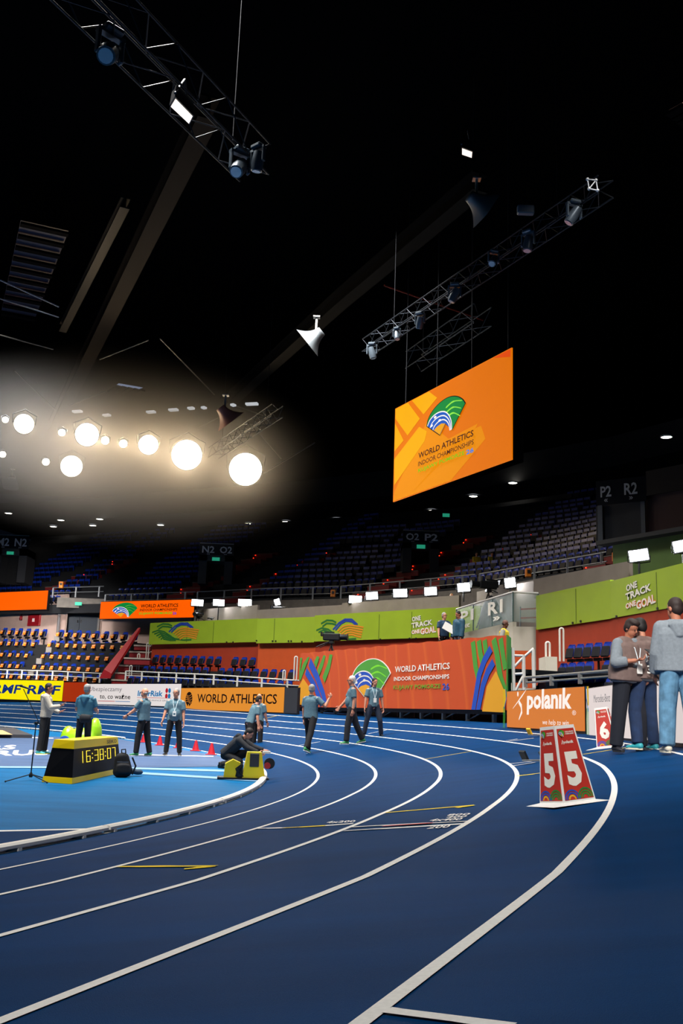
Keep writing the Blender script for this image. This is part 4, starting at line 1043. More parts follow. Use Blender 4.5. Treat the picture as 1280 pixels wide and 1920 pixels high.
# platform: deck, legs, bracing behind the banner
pf = thing('camera_platform', 'raised scaffold platform behind the orange banner, legs showing below it', 'platform', bn.location, bn.rotation_euler.z)
DECKZ = 1.05
b = MB(); b.box((LB/2, 2.0, DECKZ), (LB, 3.6, .12)); b.build('deck', DARKM, pf)
b = MB(); b.box((LB/2, .12, -.05), (LB, .08, .14)); b.build('edge_beam', DARKM, pf)
k = 0.5
while k < LB:
    wpos = bn.matrix_basis @ Vector((k, .3, 0)); g = gz(wpos.x, wpos.y)
    b = MB(); b.box((k, .3, (g-zb)/2-.0), (.1, .1, abs(zb-g)+.1)); b.build('leg', STEEL, pf)
    b = MB(); b.box((k+.5, 2.8, (g-zb)/2+.3), (.08, .08, abs(zb-g)+.7)); b.build('leg', STEEL, pf)
    if k+1.2 < LB: b = MB(); b.tube([(k, .35, g-zb+.05), (k+.8, .35, -.05)], .025, 5); b.build('brace', STEEL, pf)
    k += 1.5
b = MB(); b.box((LB/2, 3.4, -.1), (LB, .1, 1.2)); b.build('back_skirt', BLACK, pf)
# pale box under the left end
b = MB(); b.box((0, 0, 0), (.42, .4, .52), bev=.02); o = b.build('equipment_box', mat('box_grey', '#8c9088', .7), None, at(548, 1338, 43.5)+Vector((0, 0, .1))); tag(o, 'grey box on the floor between the dark board end and the banner', 'box')
# scaffold stair at the right end of the platform
sc = thing('scaffold_stair', 'white scaffold stair frame at the right end of the orange banner', 'scaffold', at(962, 1296, 26.6)); c = sc.location
S = lambda x, y, Y=26.6: at(x, y, Y)-c
for nm, L_ in (('upright', [((963, 1300), (961, 1215)), ((982, 1296), (981, 1228)), ((1001, 1290), (999, 1218))]), ('handrail', [((962, 1229), (984, 1230), (1000, 1216)), ((962, 1264), (983, 1263))]), ('brace', [((964, 1250), (981, 1232)), ((966, 1296), (982, 1264))])):
    for P in L_: b = MB(); b.tube([S(*p) for p in P], .05 if nm == 'upright' else .035, 8); b.build(nm, RAIL, sc)

# ================================================================== big hanging screen
def edgeat(bot, top, h):
    tb, tt = ray(*bot)[2], ray(*top)[2]; Y = h/(tt-tb); p = at(*bot, Y); q = at(*top, Y); return Vector(((p.x+q.x)/2, Y, p.z))
A = edgeat((738, 943), (741, 768), 4.1); B = edgeat((962, 860), (958, 650), 4.1); z0 = (A.z+B.z)/2; A.z = B.z = z0
sn, LS_ = panelthing('hanging_screen', 'huge orange display screen with fan emblem hanging from the dark roof', 'screen', A, B); HS = 4.1
SCR = led('screen_orange', '#e07000', .82)
b = MB(); b.box((LS_/2, .25, HS/2), (LS_+.06, .4, HS+.06)); b.build('screen_housing', mat('housing_black', '#020203', 1, spec=0), sn)
b = MB(); b.box((LS_/2, 0, HS/2), (LS_, .05, HS)); b.build('screen_face', SCR, sn)
l2 = lambda x, y: local(sn, x, y)
def z5(zx, zy): return l2(720+zx*260/1280, 640+zy*320/1575)
SY = led('screen_yellow', '#eca600', .82); SO2 = led('screen_amber', '#e68a00', .82); SRD = led('screen_darkred', '#5c1408', .3); SRE = led('screen_red', '#e04a08', .85)
b = MB()
cl = lambda P: [(min(max(u_, .03), LS_-.03), min(max(v_, .03), HS-.03)) for u_, v_ in P]
b.poly(cl([z5(*p) for p in ((100, 1390), (90, 1490), (240, 1425), (840, 820), (870, 760), (600, 900), (400, 740))]), -.03, 1)
b.poly(cl([z5(*p) for p in ((240, 1425), (620, 1285), (940, 900), (900, 780), (740, 850))]), -.03, 1)
b.poly(cl([z5(*p) for p in ((108, 630), (225, 565), (335, 715), (222, 870), (110, 715))]), -.034, 0)
b.poly(cl([z5(*p) for p in ((262, 548), (420, 452), (495, 522), (370, 675))]), -.034, 0)
b.poly(cl([z5(*p) for p in ((103, 760), (185, 915), (98, 1020))]), -.034, 0)
b.poly(cl([z5(*p) for p in ((98, 1090), (330, 790), (400, 830), (380, 920), (100, 1330))]), -.036, 0)
b.poly(cl([z5(*p) for p in ((1125, 62), (1172, 42), (1172, 145), (1010, 125))]), -.032, 2)
b.build('screen_pattern', [SY, SO2, SRE], sn)
a0 = z5(408, 780); a1 = z5(757, 600); zt = z5(640, 503)[1]; zb_ = z5(500, 880)[1]
fan(sn, (a0[0]+a1[0])/2, (zt+zb_)/2, a1[0]-a0[0], zt-zb_, -.06, LGN, LBL, LW, LYW, LEDK)
def stx(s, bl, tr, m, bo=.02): u0, v0 = z5(*bl); u1, v1 = z5(*tr); text(sn, s, (u0, v0, u1, v1), m, y=-.09, bold=bo)
stx('WORLD ATHLETICS', (333, 1088), (842, 818), SRD); stx('INDOOR CHAMPIONSHIPS', (331, 1158), (845, 905), SRD, .01)
stx('KUJAWY POMORZE', (331, 1225), (760, 1010), led('screen_lime', '#7ab800', .8)); stx('26', (775, 1052), (845, 980), led('screen_blue', '#2f7de0', .8), .03)
for f_ in (.06, .36, .66, .94):
    b = MB(); b.tube([(LS_*f_, .2, HS), (LS_*f_, .2, 27-z0)], .025, 5); b.build('suspension_cable', DARKM, sn)

# ================================================================== timing clock
YB = mat('clock_yellow', '#ffd200', .45); CB = mat('clock_black', '#08070a', .6, spec=.12); DIG = mat('clock_digit', '#ffe23a', .5, emit=.9); SEG = mat('clock_letter_black', '#16120c', .6)
Pc = atz(135, 1470, 0); Pr = atz(213, 1452, 0); Pl = atz(79, 1466, 0)
dv = (Pr-Pc); az = math.atan2(dv.y, dv.x); Lf = dv.length*1.22; Ls = (Pl-Pc).length
ck = thing('timing_clock', 'yellow and black trapezoid timing clock reading 16:38:07 on the blue infield', 'clock', Pc, az)
Hc = hz(135, 1389, Pc.y); ins = .1
sd = Matrix.Rotation(-az, 3, 'Z') @ (Pl-Pc)      # side direction in local frame
Wd_ = sd; base = [Vector((0, 0, 0)), Vector((Lf, 0, 0)), Vector((Lf, 0, 0))+Wd_, Wd_]
cen = (base[0]+base[2])/2
def lvl(z, f=None):
    q = z/Hc; return [Vector((p.x+(cen.x-p.x)*.12*q*(1 if True else 0)+0, p.y+(cen.y-p.y)*.30*q, z)) for p in base]
def slabz(z0, z1, grow=0.):
    a, c = lvl(z0), lvl(z1); gr = lambda L_: [p+(p-Vector((cen.x, cen.y, p.z))).normalized()*grow for p in L_]
    a, c = gr(a), gr(c); b = MB(); b.add(a+c, [(3, 2, 1, 0), (4, 5, 6, 7), (0, 1, 5, 4), (1, 2, 6, 5), (2, 3, 7, 6), (3, 0, 4, 7)]); return b
slabz(0, .09, .015).build('base_band', YB, ck); slabz(.09, Hc*.8).build('housing', CB, ck); slabz(Hc*.8, Hc, .008).build('top_band', YB, ck)
tilt = math.atan2((lvl(Hc)[0]-lvl(0)[0]).y, Hc)
TM = Matrix.Translation(lvl(0)[0]) @ Matrix.Rotation(-tilt, 4, 'X')
def cktext(s, box, m, name, bo=.0):
    o = text(None, s, box, m, y=-.03, bold=bo, name=name); o.data.transform(TM); o.parent = ck
segm = {'0': 'abcdef', '1': 'bc', '6': 'afgedc', '3': 'abgcd', '8': 'abcdefg', '7': 'abc', ':': ''}
x = Lf*.135; dw, dh, t_ = Lf*.066, Hc*.27, .009; zz = Hc*.455
for ch in '16:38:07':
    if ch == ':':
        b = MB()
        for q in (.3, .7): b.box((x+.01, -.028, zz+dh*q), (.02, .01, .02))
        o = b.build('colon', DIG, ck); o.data.transform(TM); x += Lf*.05; continue
    g = {'a': (x, zz+dh, x+dw, zz+dh), 'b': (x+dw, zz+dh/2, x+dw, zz+dh), 'c': (x+dw, zz, x+dw, zz+dh/2), 'd': (x, zz, x+dw, zz), 'e': (x, zz, x, zz+dh/2), 'f': (x, zz+dh/2, x, zz+dh), 'g': (x, zz+dh/2, x+dw, zz+dh/2)}
    b = MB()
    if ch == '1': g = {k_: (v_[0]-dw*.45, v_[1], v_[2]-dw*.45, v_[3]) for k_, v_ in g.items()}
    for s_ in segm[ch]:
        u0, v0, u1, v1 = g[s_]; b.box(((u0+u1)/2, -.028, (v0+v1)/2), (abs(u1-u0)+t_, .01, abs(v1-v0)+t_))
    o = b.build('digit', DIG, ck); o.data.transform(TM); x += Lf*.108
cktext('SEIKO', (Lf*.66, Hc*.85, Lf*.88, Hc*.95), SEG, 'lettering', .02)

# backpack and folded teal jacket by the clock
def backpack(P, rz, label):
    th = thing('backpack', label, 'bag', P, rz); CL = mat('bag_black', '#0c0e14', .8, bump=.4, scale=20)
    b = MB(); b.cap((0, 0, .1), (-.03, .02, .34), (.18, .12), (.13, .09), (1, 0, 0)); b.cap((0, -.1, .1), (0, -.09, .2), (.13, .05), (.12, .04), (1, 0, 0)); link('bag_body', evalmesh(b, [CL], .015, 4), th)
    b = MB(); b.tube([(-.04, 0, .42), (-.05, 0, .48), (.02, 0, .49), (.03, 0, .42)], .012, 6); b.build('carry_handle', CL, th)
    b = MB(); b.box((-.02, -.13, .27), (.2, .012, .012)); b.build('zip', mat('zip_grey', '#5a5e66', .5), th)
    b = MB(); b.tube([(.15, -.03, .35), (.22, -.05, .2), (.17, -.03, .05)], .016, 6); b.build('shoulder_strap', CL, th)
backpack(atz(229, 1457, 0), .3, 'black backpack leaning against the right end of the timing clock')
b = MB(); 
for k in range(7): b.ell((random.uniform(-.15, .15), random.uniform(-.08, .08), .05+random.uniform(0, .05)), (.1, .09, .05))
o = bpy.data.objects.new('folded_jacket', evalmesh(b, [mat('cloth_slate', '#33495c', .9)], .012, 3)); COL.objects.link(o); o.location = atz(247, 1455, 0); tag(o, 'crumpled slate blue jacket on the floor right of the backpack', 'jacket')

# microphone stand
P0 = atz(57, 1462, 0); ms = thing('microphone_stand', 'black tripod microphone stand with long boom at the left edge of the infield', 'stand', P0, 0)
Ym = P0.y; M_ = lambda x, y: at(x, y, Ym)-P0
zc = M_(68, 1356)
b = MB(); b.tube([(0, 0, .05), M_(66, 1372)], .011, 8); b.tube([M_(66, 1372), M_(68, 1354)], .009, 8); b.build('upright_tube', BLACK, ms)
for q in ((10, 1467), (88, 1469)):
    b = MB(); e_ = atz(*q, 0)-P0; b.tube([(0, 0, .09), (e_.x, e_.y, .015)], .009, 6); b.ell((e_.x, e_.y, .015), (.016, .016, .015), n=8, m=6); b.build('leg', BLACK, ms)
b = MB(); b.tube([(0, 0, .09), (.1, .35, .015)], .009, 6); b.build('leg', BLACK, ms)
b = MB(); b.lathe([(.03, .04), (.035, .07), (.022, .11), (.012, .12)], n=10); b.build('leg_hub', BLACK, ms)
b = MB(); b.tube([M_(44, 1292), M_(80, 1370)], .007, 6); b.build('boom_arm', BLACK, ms); b = MB(); b.ell(zc, (.035, .02, .03)); b.tube([zc-Vector((.05, 0, 0)), zc+Vector((.05, 0, 0))], .01, 6); b.build('boom_clutch', BLACK, ms)
b = MB(); d_ = M_(56, 1292)-M_(37, 1286); b.tube([M_(57, 1292.5), M_(45, 1288), M_(42, 1287)], [.012, .018, .02], 10); b.ell(M_(39.5, 1286), (.028, .024, .024), n=10, m=8); b.build('microphone', BLACK, ms)

# lime bean bag behind the clock, dark mat with sand coloured panel
P0 = atz(150, 1418, 0); b = MB(); b.ell((-.05, 0, .3), (.48, .4, .34)); b.ell((.28, .1, .42), (.2, .28, .5)); b.ell((-.42, .05, .3), (.2, .28, .38))
me = evalmesh(b, [mat('lime_vinyl', '#8fc81a', .35, bump=.2, scale=6)], .03, 6); P0 = atz(153, 1411, 0)
o = bpy.data.objects.new('bean_bag', me); COL.objects.link(o); o.location = (P0.x, P0.y, 0.02); tag(o, 'lime green inflatable seat behind the yellow timing clock', 'bean bag')
b = MB(); b.ell((0, 0, 0), (.14, .01, .12), n=12, m=6); q = b.build('printed_emblem', mat('emblem_blue', '#1c50a8', .5), o, (-.4, -.34, .3))
P = [atz(*p, 0) for p in ((-80, 1382), (60, 1384), (25, 1369), (-80, 1366))]; c0 = P[0].copy(); b = MB()
b.add([p-c0 for p in P]+[p-c0+Vector((0, 0, .12)) for p in P], [(3, 2, 1, 0), (4, 5, 6, 7), (0, 1, 5, 4), (1, 2, 6, 5), (2, 3, 7, 6), (3, 0, 4, 7)])
o = b.build('pit_cover', mat('cover_charcoal', '#3a3b40', .9), None, c0); tag(o, 'dark grey landing pit cover with sand coloured panel at the far left', 'mat')
P = [atz(*p, .13)-c0 for p in ((-80, 1376), (24, 1377.5), (5, 1369), (-80, 1366))]; b = MB(); b.add(P, [(0, 1, 2, 3)]); b.build('sand_panel', mat('sand_tan', '#c9a873', .9), o)

# cones
cn = thing('marker_cone', 'x', 'cone'); b = MB(); b.lathe([(.15, 0), (.15, .02), (.105, .03), (.03, .32), (0, .325)], n=16, smooth=False); b.build('cone_body', mat('cone_red', '#c41226', .5), cn)
b = MB(); b.box((0, 0, .01), (.3, .3, .02)); b.build('cone_base', mat('cone_red', '#c41226', .5), cn)
for k, (x, y, lab) in enumerate(((299, 1397.5, 'small red cone between the bald man and the man with a lanyard'), (269, 1392, 'small red cone half hidden behind the bald man\'s leg'), (334, 1402.5, 'small red cone just right of the man with a lanyard'), (366.5, 1408, 'small red cone second from the right in the cone row'), (396, 1415, 'small red cone beside the crouching dark figure, rightmost of the row'))):
    P = atz(x, y, 0)
    if k == 0: cn.location = P; cn['label'] = lab; cn['group'] = 'red cones along the inner edge of the far lane'
    else: dup(cn, P, 0, lab)

# yellow equipment case with the black panel and wheel
P0 = atz(455, 1461, 0); ec = thing('yellow_machine', 'yellow wheeled equipment case with black panel beside the white kerb', 'machine', P0, .12); s = P0.y/FPX
YL = mat('case_yellow', '#dcc400', .45)
b = MB(); b.slab([(-.02, 0.03), (.4, 0.03), (.32, .5), (.06, .5)], -.2, .2); b.build('main_case', YL, ec)
b = MB(); b.box((.19, -.215, .36), (.17, .02, .24), bev=.008); b.build('black_panel', mat('panel_dark', '#2a2b30', .4), ec)
b = MB(); b.slab([(-.36, 0.03), (-.12, 0.03), (-.06, .3), (-.2, .36), (-.34, .28)], -.18, .12); b.build('low_case', YL, ec)
b = MB(); b.box((0, 0, .02), (.95, .46, .035)); b.build('base_plate', DARKM, ec)
b = MB()
for k in range(8): b.tube([(-.14+.02*k, -.2, .06), (-.12+.03*math.sin(k), -.22, .16+.02*(k % 3)), (-.02, -.2, .3)], .01, 5)
b.box((-.08, -.05, .16), (.14, .2, .22)); b.build('mechanism', DARKM, ec)
b = MB(); b.tube([(.48, -.06, .3), (.48, 0, .3)], .1, 20); b.build('wheel', BLACK, ec); b = MB(); b.tube([(.44, -.1, .26), (.44, -.06, .26)], .06, 14); b.build('red_hub', mat('hub_red', '#a02028', .5), ec)
b = MB(); b.box((.42, 0, .5), (.14, .2, .04)); b.build('white_cap', WHITE, ec)

# lane markers
def lanemarker(P, yaw, num, label, H=.6, sb=.31, st=.19, plate=.47):
    s_, o_ = so(P.x, P.y); h = np.interp(s_, SG, HD); bk = math.atan(math.tan(np.interp(s_, KN, BK)))
    lat = Vector((math.cos(h), -math.sin(h), math.tan(bk))).normalized(); fw = Vector((math.sin(h), math.cos(h), 0)); nn = lat.cross(fw).normalized()
    M = Matrix((lat, nn.cross(lat), nn)).transposed().to_4x4() @ Matrix.Rotation(yaw+h, 4, 'Z')
    th = thing('lane_marker', label, 'lane marker', (0, 0, 0)); th.matrix_world = Matrix.Translation(P) @ M
    b = MB(); q, r = sb/2, st/2; z0 = .012
    b.add([(-q, -q, z0), (q, -q, z0), (q, q, z0), (-q, q, z0), (-r, -r, H), (r, -r, H), (r, r, H), (-r, r, H)], [(3, 2, 1, 0), (4, 5, 6, 7), (0, 1, 5, 4), (1, 2, 6, 5), (2, 3, 7, 6), (3, 0, 4, 7)])
    b.build('body', WHITE, th)
    b = MB(); b.lathe([(0, 0), (.0, .012)], n=4); b = MB(); p = plate/2
    b.add([(-p*1.35, -p, 0), (p, -p, 0), (p, p*1.35, 0), (-p, p, 0), (-q, -q, .016), (q, -q, .016), (q, q, .016), (-q, q, .016)], [(3, 2, 1, 0), (4, 5, 6, 7), (0, 1, 5, 4), (1, 2, 6, 5), (2, 3, 7, 6), (3, 0, 4, 7)])
    b.build('base_plate', WHITE, th)
    sl = math.atan((q-r)/(H-z0)); FR = mat('marker_face_red', '#b92c1e', .6); FM = [mat('motif_green', '#1f7a2c', .6), mat('motif_blue', '#1f48a8', .6), mat('motif_yellow', '#dba822', .6), SWHITE]
    for k in range(4):
        T = Matrix.Rotation(k*math.pi/2, 4, 'Z') @ Matrix.Translation((0, -q, z0)) @ Matrix.Rotation(-sl, 4, 'X')
        b = MB(); m_ = .014; b.poly([(-q+m_, .02), (q-m_, .02), (r-m_+.002, H-.035), (-r+m_-.002, H-.035)], -.002); f = b.build('number_panel', FR, th); f.data.transform(T)
        def ft(s, box, m, bo=.03):
            o = text(None, s, box, m, y=-.004, bold=bo); o.data.transform(T); o.parent = f
        W_ = st*.5
        ft(num, (-.072, H*.2, .072, H*.64), SWHITE, .045)
        ft('polanik', (-.045, H*.735, .055, H*.785), SWHITE)
        ft('WORLD ATHLETICS', (-.01, H*.885, .075, H*.905), SWHITE); ft('CHAMPIONSHIPS', (-.01, H*.86, .075, H*.878), SWHITE)
        b = MB(); band(b, [(-.062, H*.74), (-.056, H*.76), (-.05, H*.79)], .006, -.004); o = b.build('runner_emblem', SWHITE, f); o.data.transform(T)
        o = fan(f, -.048, H*.88, .06, .055, -.004, FM[0], FM[1], SWHITE, FM[2], None); o.data.transform(T)
        b = MB(); cl_ = (-q+.018, .024, q-.018, .3)
        for rr in (.03, .05, .07): arcs(b, -q*.42, .022, [rr], .013, 0, 180, -.004, 1 if rr > .04 else 2, 1, cl_)
        for rr in (.03, .05, .07): arcs(b, q*.42, .028, [rr], .013, 0, 180, -.0045, 0, 1, cl_)
        o = b.build('arc_motif', FM, f); o.data.transform(T)
lanemarker(surf(1064, 1506), math.radians(25), '5', 'tall red and white lane marker with number 5 standing in the foreground lane')
lanemarker(surf(1140, 1401), math.radians(-22), '6', 'smaller looking red lane marker with number 6 beside the man with the phone')

# starting blocks behind marker 5
def startblock(P, rz, label, cols):
    th = thing('starting_block', label, 'starting block', P, rz)
    th.scale = (.75,)*3; b = MB(); b.box((0, 0, .04), (.09, .75, .03)); b.build('centre_rail', STEEL, th)
    for k in (-1, 1):
        b = MB(); b.box((k*.1, -.1+.16*k, .12), (.13, .05, .2), Matrix.Rotation(math.radians(35), 3, 'X')); b.build('foot_pad', cols[k > 0], th)
    b = MB(); b.box((0, .36, .1), (.36, .1, .16)); b.build('speaker_box', WHITE, th)
startblock(surf(1009, 1381), -.9, 'distant starting block with yellow pad left of the top of marker 5', (mat('pad_yellow', '#e8b010', .6), BLACK))
startblock(surf(1007, 1430), -.9, 'nearer starting block half hidden by the left side of marker 5', (DARKM, BLACK))

# cameras on the wall tops
def smallcam(px, py, Y, s, label, rz=0.3, box=None): tvcamera(at(px, py, Y), rz, s, label, False, box)
tvcamera(at(622, 1195, 44)-Vector((0, 0, 1.72)), 2.9, 1.05, 'black broadcast camera with white label in front of the wave motif on green', True, mat('cover_white', '#d8d8d0', .6))
smallcam(524, 1158, 54.9, 1.1, 'broadcast camera with beige side box above the green wall', 3.0, mat('cover_beige', '#9d8c78', .7))
smallcam(490/1.0, 1164, 55, .4, 'tiny black camera on the parapet left of the beige boxed camera'); smallcam(372, 1163, 58.3, .8, 'small black spotlight cluster right of the orange display board', 1.2); smallcam(396, 1164, 57.4, .35, 'tiny black camera on the parapet by the second lamp panel')
# ================================================================== people
SKIN = [mat('skin_fair', '#c98a6e', .6), mat('skin_tan', '#a8694e', .6), mat('skin_dark', '#5e3828', .6)]
HAIRC = {'grey': mat('hair_grey', '#8e8a86', .8), 'white': mat('hair_white', '#c9c4bc', .8), 'dark': mat('hair_dark', '#120c0a', .7), 'brown': mat('hair_brown', '#24140e', .7), 'blonde': mat('hair_blonde', '#a07848', .7)}
TROU = mat('trousers_black', '#07080c', .85); EYEM = mat('eye_dark', '#120c0a', .3); LIP = mat('lip', '#8c4438', .6)
def dirv(a, b, side):
    a, b = math.radians(a), math.radians(b); return Vector((side*math.sin(b), -math.sin(a)*math.cos(b), -math.cos(a)*math.cos(b)))
def hand(mb, w_, d, pn, k, curl, side):
    d = d.normalized(); s_ = d.cross(pn).normalized(); pn = s_.cross(d).normalized()
    mb.cap(w_, w_+d*.085*k, (.03*k, .014*k), (.042*k, .014*k), s_, n=10)
    for i, (o, L) in enumerate(((-.032, .06), (-.011, .075), (.011, .08), (.032, .07))):
        p = w_+d*.088*k+s_*o*k; c = math.radians(curl); d1 = d*math.cos(c*.6)+pn*math.sin(c*.6); d2 = d*math.cos(c*1.5)+pn*math.sin(c*1.5)
        q = p+d1*L*.5*k; mb.tube([p, q, q+d2*L*.5*k], [.0095*k, .009*k, .007*k], 7)
    p = w_+d*.03*k+s_*.03*k; q = p+(d*.5+s_*.75+pn*.3).normalized()*.045*k; mb.tube([p, q, q+(d*.85+s_*.2+pn*.35).normalized()*.032*k], [.012*k, .0105*k, .008*k], 7)
def person(P, rz, h, label, pose_, top=None, sleeves='short', legs=None, hair='grey', hairstyle='short', skin=0, shoes=None, sole=None, belly=0., hood=False, vest=None, badge=False, glasses=False, coat=0., slim=1., vx=.012, collar=True, bare=False, group=None, watch=None, extra=None):
    pose = dict(pose_); slim = slim*1.12; th = thing('person', label, 'person', (0, 0, 0), rz, group); k = h/1.78; SK = SKIN[skin]; top = top or TEAL; legs = legs or TROU
    X = Vector((1, 0, 0))
    lf, ls_ = pose.get('lean', (0, 0)); lg = pose['legs']; pts = {}
    chain = {}
    for s, nm in ((1, 'L'), (-1, 'R')):
        ta, tb, sa, sb = lg[nm]; d1, d2 = dirv(ta, tb, s), dirv(sa, sb, s); hip = Vector((s*.092, 0, -.03)); kn = hip+d1*.425; an = kn+d2*.425; chain[nm] = (hip, kn, an, d2)
    pz = max(-chain['L'][2].z, -chain['R'][2].z)+.075
    sup = 'L' if chain['L'][2].z < chain['R'][2].z else 'R'
    off = Vector(pose.get('shift', (-(chain['L'][2].x+chain['R'][2].x)/2, -(chain['L'][2].y+chain['R'][2].y)/2, 0)))
    O = Vector((off[0], off[1], pz))
    K = lambda v: (v+O)*k
    sp_ = Vector((math.sin(math.radians(ls_)), -math.sin(math.radians(lf)), math.cos(math.radians(lf)))).normalized()
    tw_ = math.radians(pose.get('twist', 0)); SX = Matrix.Rotation(tw_, 3, 'Z') @ X; SX = (SX-sp_*SX.dot(sp_)).normalized(); fwd = SX.cross(sp_) if SX.cross(sp_).y < 0 else -SX.cross(sp_)
    T = lambda d, x=0, f=0: K(sp_*d+SX*x+fwd*f)
    head0 = T(.60); hy, hp = pose.get('head', (0, 0)); HR = Matrix.Rotation(tw_+math.radians(hy), 3, 'Z') @ Matrix.Rotation(math.radians(hp), 3, 'X')   # pitch >0 nods down
    hl = math.radians(lf*.5); HR = HR @ Matrix.Rotation(hl, 3, 'X')
    Hc = head0+HR @ Vector((0, -.025, .07))*k; HP = lambda x, y, z: Hc+HR @ Vector((x, y, z))*k
    # --- body, one continuous surface
    b = MB()
    b.cap(T(-.02), T(.12), (.15*k*slim, .1*k), (.13*k*slim, .09*k), SX); b.cap(T(.12), T(.38), (.13*k*slim, .09*k), (.15*k*slim, .1*k), SX); b.cap(T(.46, -.13), T(.46, .13), (.05*k, .05*k), (.05*k, .05*k), (0, 0, 1)); b.cap(T(.45), head0+HR @ Vector((0, -.01, .03))*k, (.06*k, .06*k), (.052*k, .055*k), SX)
    b.ell(HP(0, .012, .035), (.076*k, .094*k, .09*k), HR); b.ell(HP(0, -.02, -.04), (.058*k, .066*k, .075*k), HR); b.ell(HP(0, -.085, -.005), (.013*k, .022*k, .024*k), HR, 8, 6); b.ell(HP(0, -.05, -.09), (.03*k, .03*k, .025*k), HR, 8, 6)
    for s in (-1, 1): b.ell(HP(s*.076, .012, -.005), (.012*k, .02*k, .032*k), HR, 8, 6)
    J = {}
    for s, nm in ((1, 'L'), (-1, 'R')):
        ua, ub, fa, fb = pose['arms'][nm]; RT_ = Matrix.Rotation(tw_, 3, 'Z'); du, df = RT_ @ dirv(ua, ub, s), RT_ @ dirv(fa, fb, s); sh = T(.445, s*.175); el = sh+du*.285*k; wr = el+df*.245*k; J[nm] = (sh, el, wr, du, df)
        b.cap(sh, el, (.054*k, .054*k), (.044*k, .045*k), fwd); b.cap(el, wr, (.047*k, .045*k), (.031*k, .026*k), fwd)
        hip, kn, an, d2 = chain[nm]; b.cap(K(hip), K(kn), (.075*k, .08*k), (.05*k, .055*k), X); b.cap(K(kn), K(an), (.05*k, .055*k), (.035*k, .04*k), X); b.cap(K(an), K(an)+Vector((0, -.03, -.03))*k, (.032*k, .032*k), (.03*k, .025*k), X)
    me = evalmesh(b, [SK], vx, 2)
    b = MB()
    for s, nm in ((1, 'L'), (-1, 'R')):
        sh, el, wr, du, df = J[nm]; pn = pose.get('palm', {}).get(nm)
        pn = Vector(pn) if pn else (-SX*s*.8-Vector((0, .3, 0)))
        if abs(pn.normalized().dot(df)) > .95: pn = Vector((0, 0, -1))
        hand(b, wr, df+Vector(pose.get('hd', {}).get(nm, (0, 0, 0))), pn, k, pose.get('curl', {}).get(nm, 28), s)
    hm = b.mesh('hands', [SK]); import bmesh
    bm = bmesh.new(); bm.from_mesh(me); bm.from_mesh(hm); bm.to_mesh(me); bm.free()
    for p in me.polygons: p.use_smooth = True
    link('body', me, th)
    b = MB()
    for s in (-1, 1): b.ell(HP(s*.03, -.082, .018), (.011*k, .008*k, .007*k), HR, 8, 6)
    b.build('eyes', EYEM, th)
    b = MB(); b.ell(HP(0, -.083, -.052), (.022*k, .008*k, .006*k), HR, 8, 6); b.build('mouth', LIP, th)
    if glasses:
        b = MB()
        for s in (-1, 1): b.tube([HP(s*.032+.024*math.cos(t*.785), -.1, .018+.017*math.sin(t*.785)) for t in range(9)], .003*k, 5)
        for s in (-1, 1): b.tube([HP(s*.056, -.1, .02), HP(s*.08, .0, .02)], .003*k, 4)
        b.tube([HP(-.01, -.1, .02), HP(.01, -.1, .02)], .003*k, 4); b.build('glasses', BLACK, th)
    # --- hair
    if hairstyle != 'bald':
        b = MB(); b.ell(HP(0, .026, .05), (.083*k, .095*k, .092*k), HR, 16, 10); b.ell(HP(0, .05, .0), (.076*k, .066*k, .08*k), HR, 14, 9)
        if hairstyle in ('bushy',): b.ell(HP(0, .0, .1), (.078*k, .088*k, .042*k), HR); [b.ell(HP(s*.07, .03, .02), (.022*k, .05*k, .05*k), HR) for s in (-1, 1)]
        if hairstyle == 'long':
            for s in (-1, 1): b.cap(HP(s*.06, .02, .0), HP(s*.075, .03, -.2), (.03*k, .035*k), (.03*k, .03*k), SX)
            b.cap(HP(0, .07, .0), HP(0, .1, -.22), (.075*k, .04*k), (.085*k, .03*k), SX)
        if hairstyle == 'tail': b.cap(HP(0, .11, .03), HP(-.07, .05, -.2), (.03*k, .03*k), (.025*k, .02*k), SX)
        link('hair', evalmesh(b, [HAIRC[hair]], .012, 1), th)
    elif hair != 'none':
        b = MB(); b.ell(HP(0, .045, -.005), (.081*k, .062*k, .045*k), HR); link('hair', evalmesh(b, [HAIRC[hair]], .012, 1), th)
    # --- top garment
    g = coat; b = MB()
    b.cap(T(-.04 if not bare else .04), T(.14), ((.172+g)*k*slim, (.125+g)*k), ((.16+g)*k*slim, (.118+g)*k), SX, dome=.15); b.cap(T(.14), T(.37), ((.16+g)*k*slim, (.118+g)*k), ((.175+g)*k*slim, (.12+g)*k), SX)
    if belly: b.ell(T(.13, 0, .07), ((.14+belly*.3)*k, (.09+belly)*k, .17*k), Matrix.Rotation(tw_, 3, 'Z'))
    b.cap(T(.445, -.13), T(.445, .13), ((.066+g)*k, (.07+g)*k), ((.066+g)*k, (.07+g)*k), (0, 0, 1)); b.cap(T(.4), T(.52), ((.1+g)*k, (.085+g)*k), (.062*k, .065*k), SX, dome=.2)
    for s, nm in ((1, 'L'), (-1, 'R')):
        sh, el, wr, du, df = J[nm]
        if sleeves == 'short': b.cap(sh, sh+du*.2*k, (.072*k, .075*k), (.074*k, .078*k), fwd, dome=.3)
        else:
            b.cap(sh, el, ((.062+g)*k, (.062+g)*k), ((.054+g)*k, (.054+g)*k), fwd); e_ = .96 if sleeves == 'long' else .55; b.cap(el, el+(wr-el)*e_, ((.056+g)*k, (.056+g)*k), ((.042+g)*k, (.042+g)*k), fwd, dome=.3)
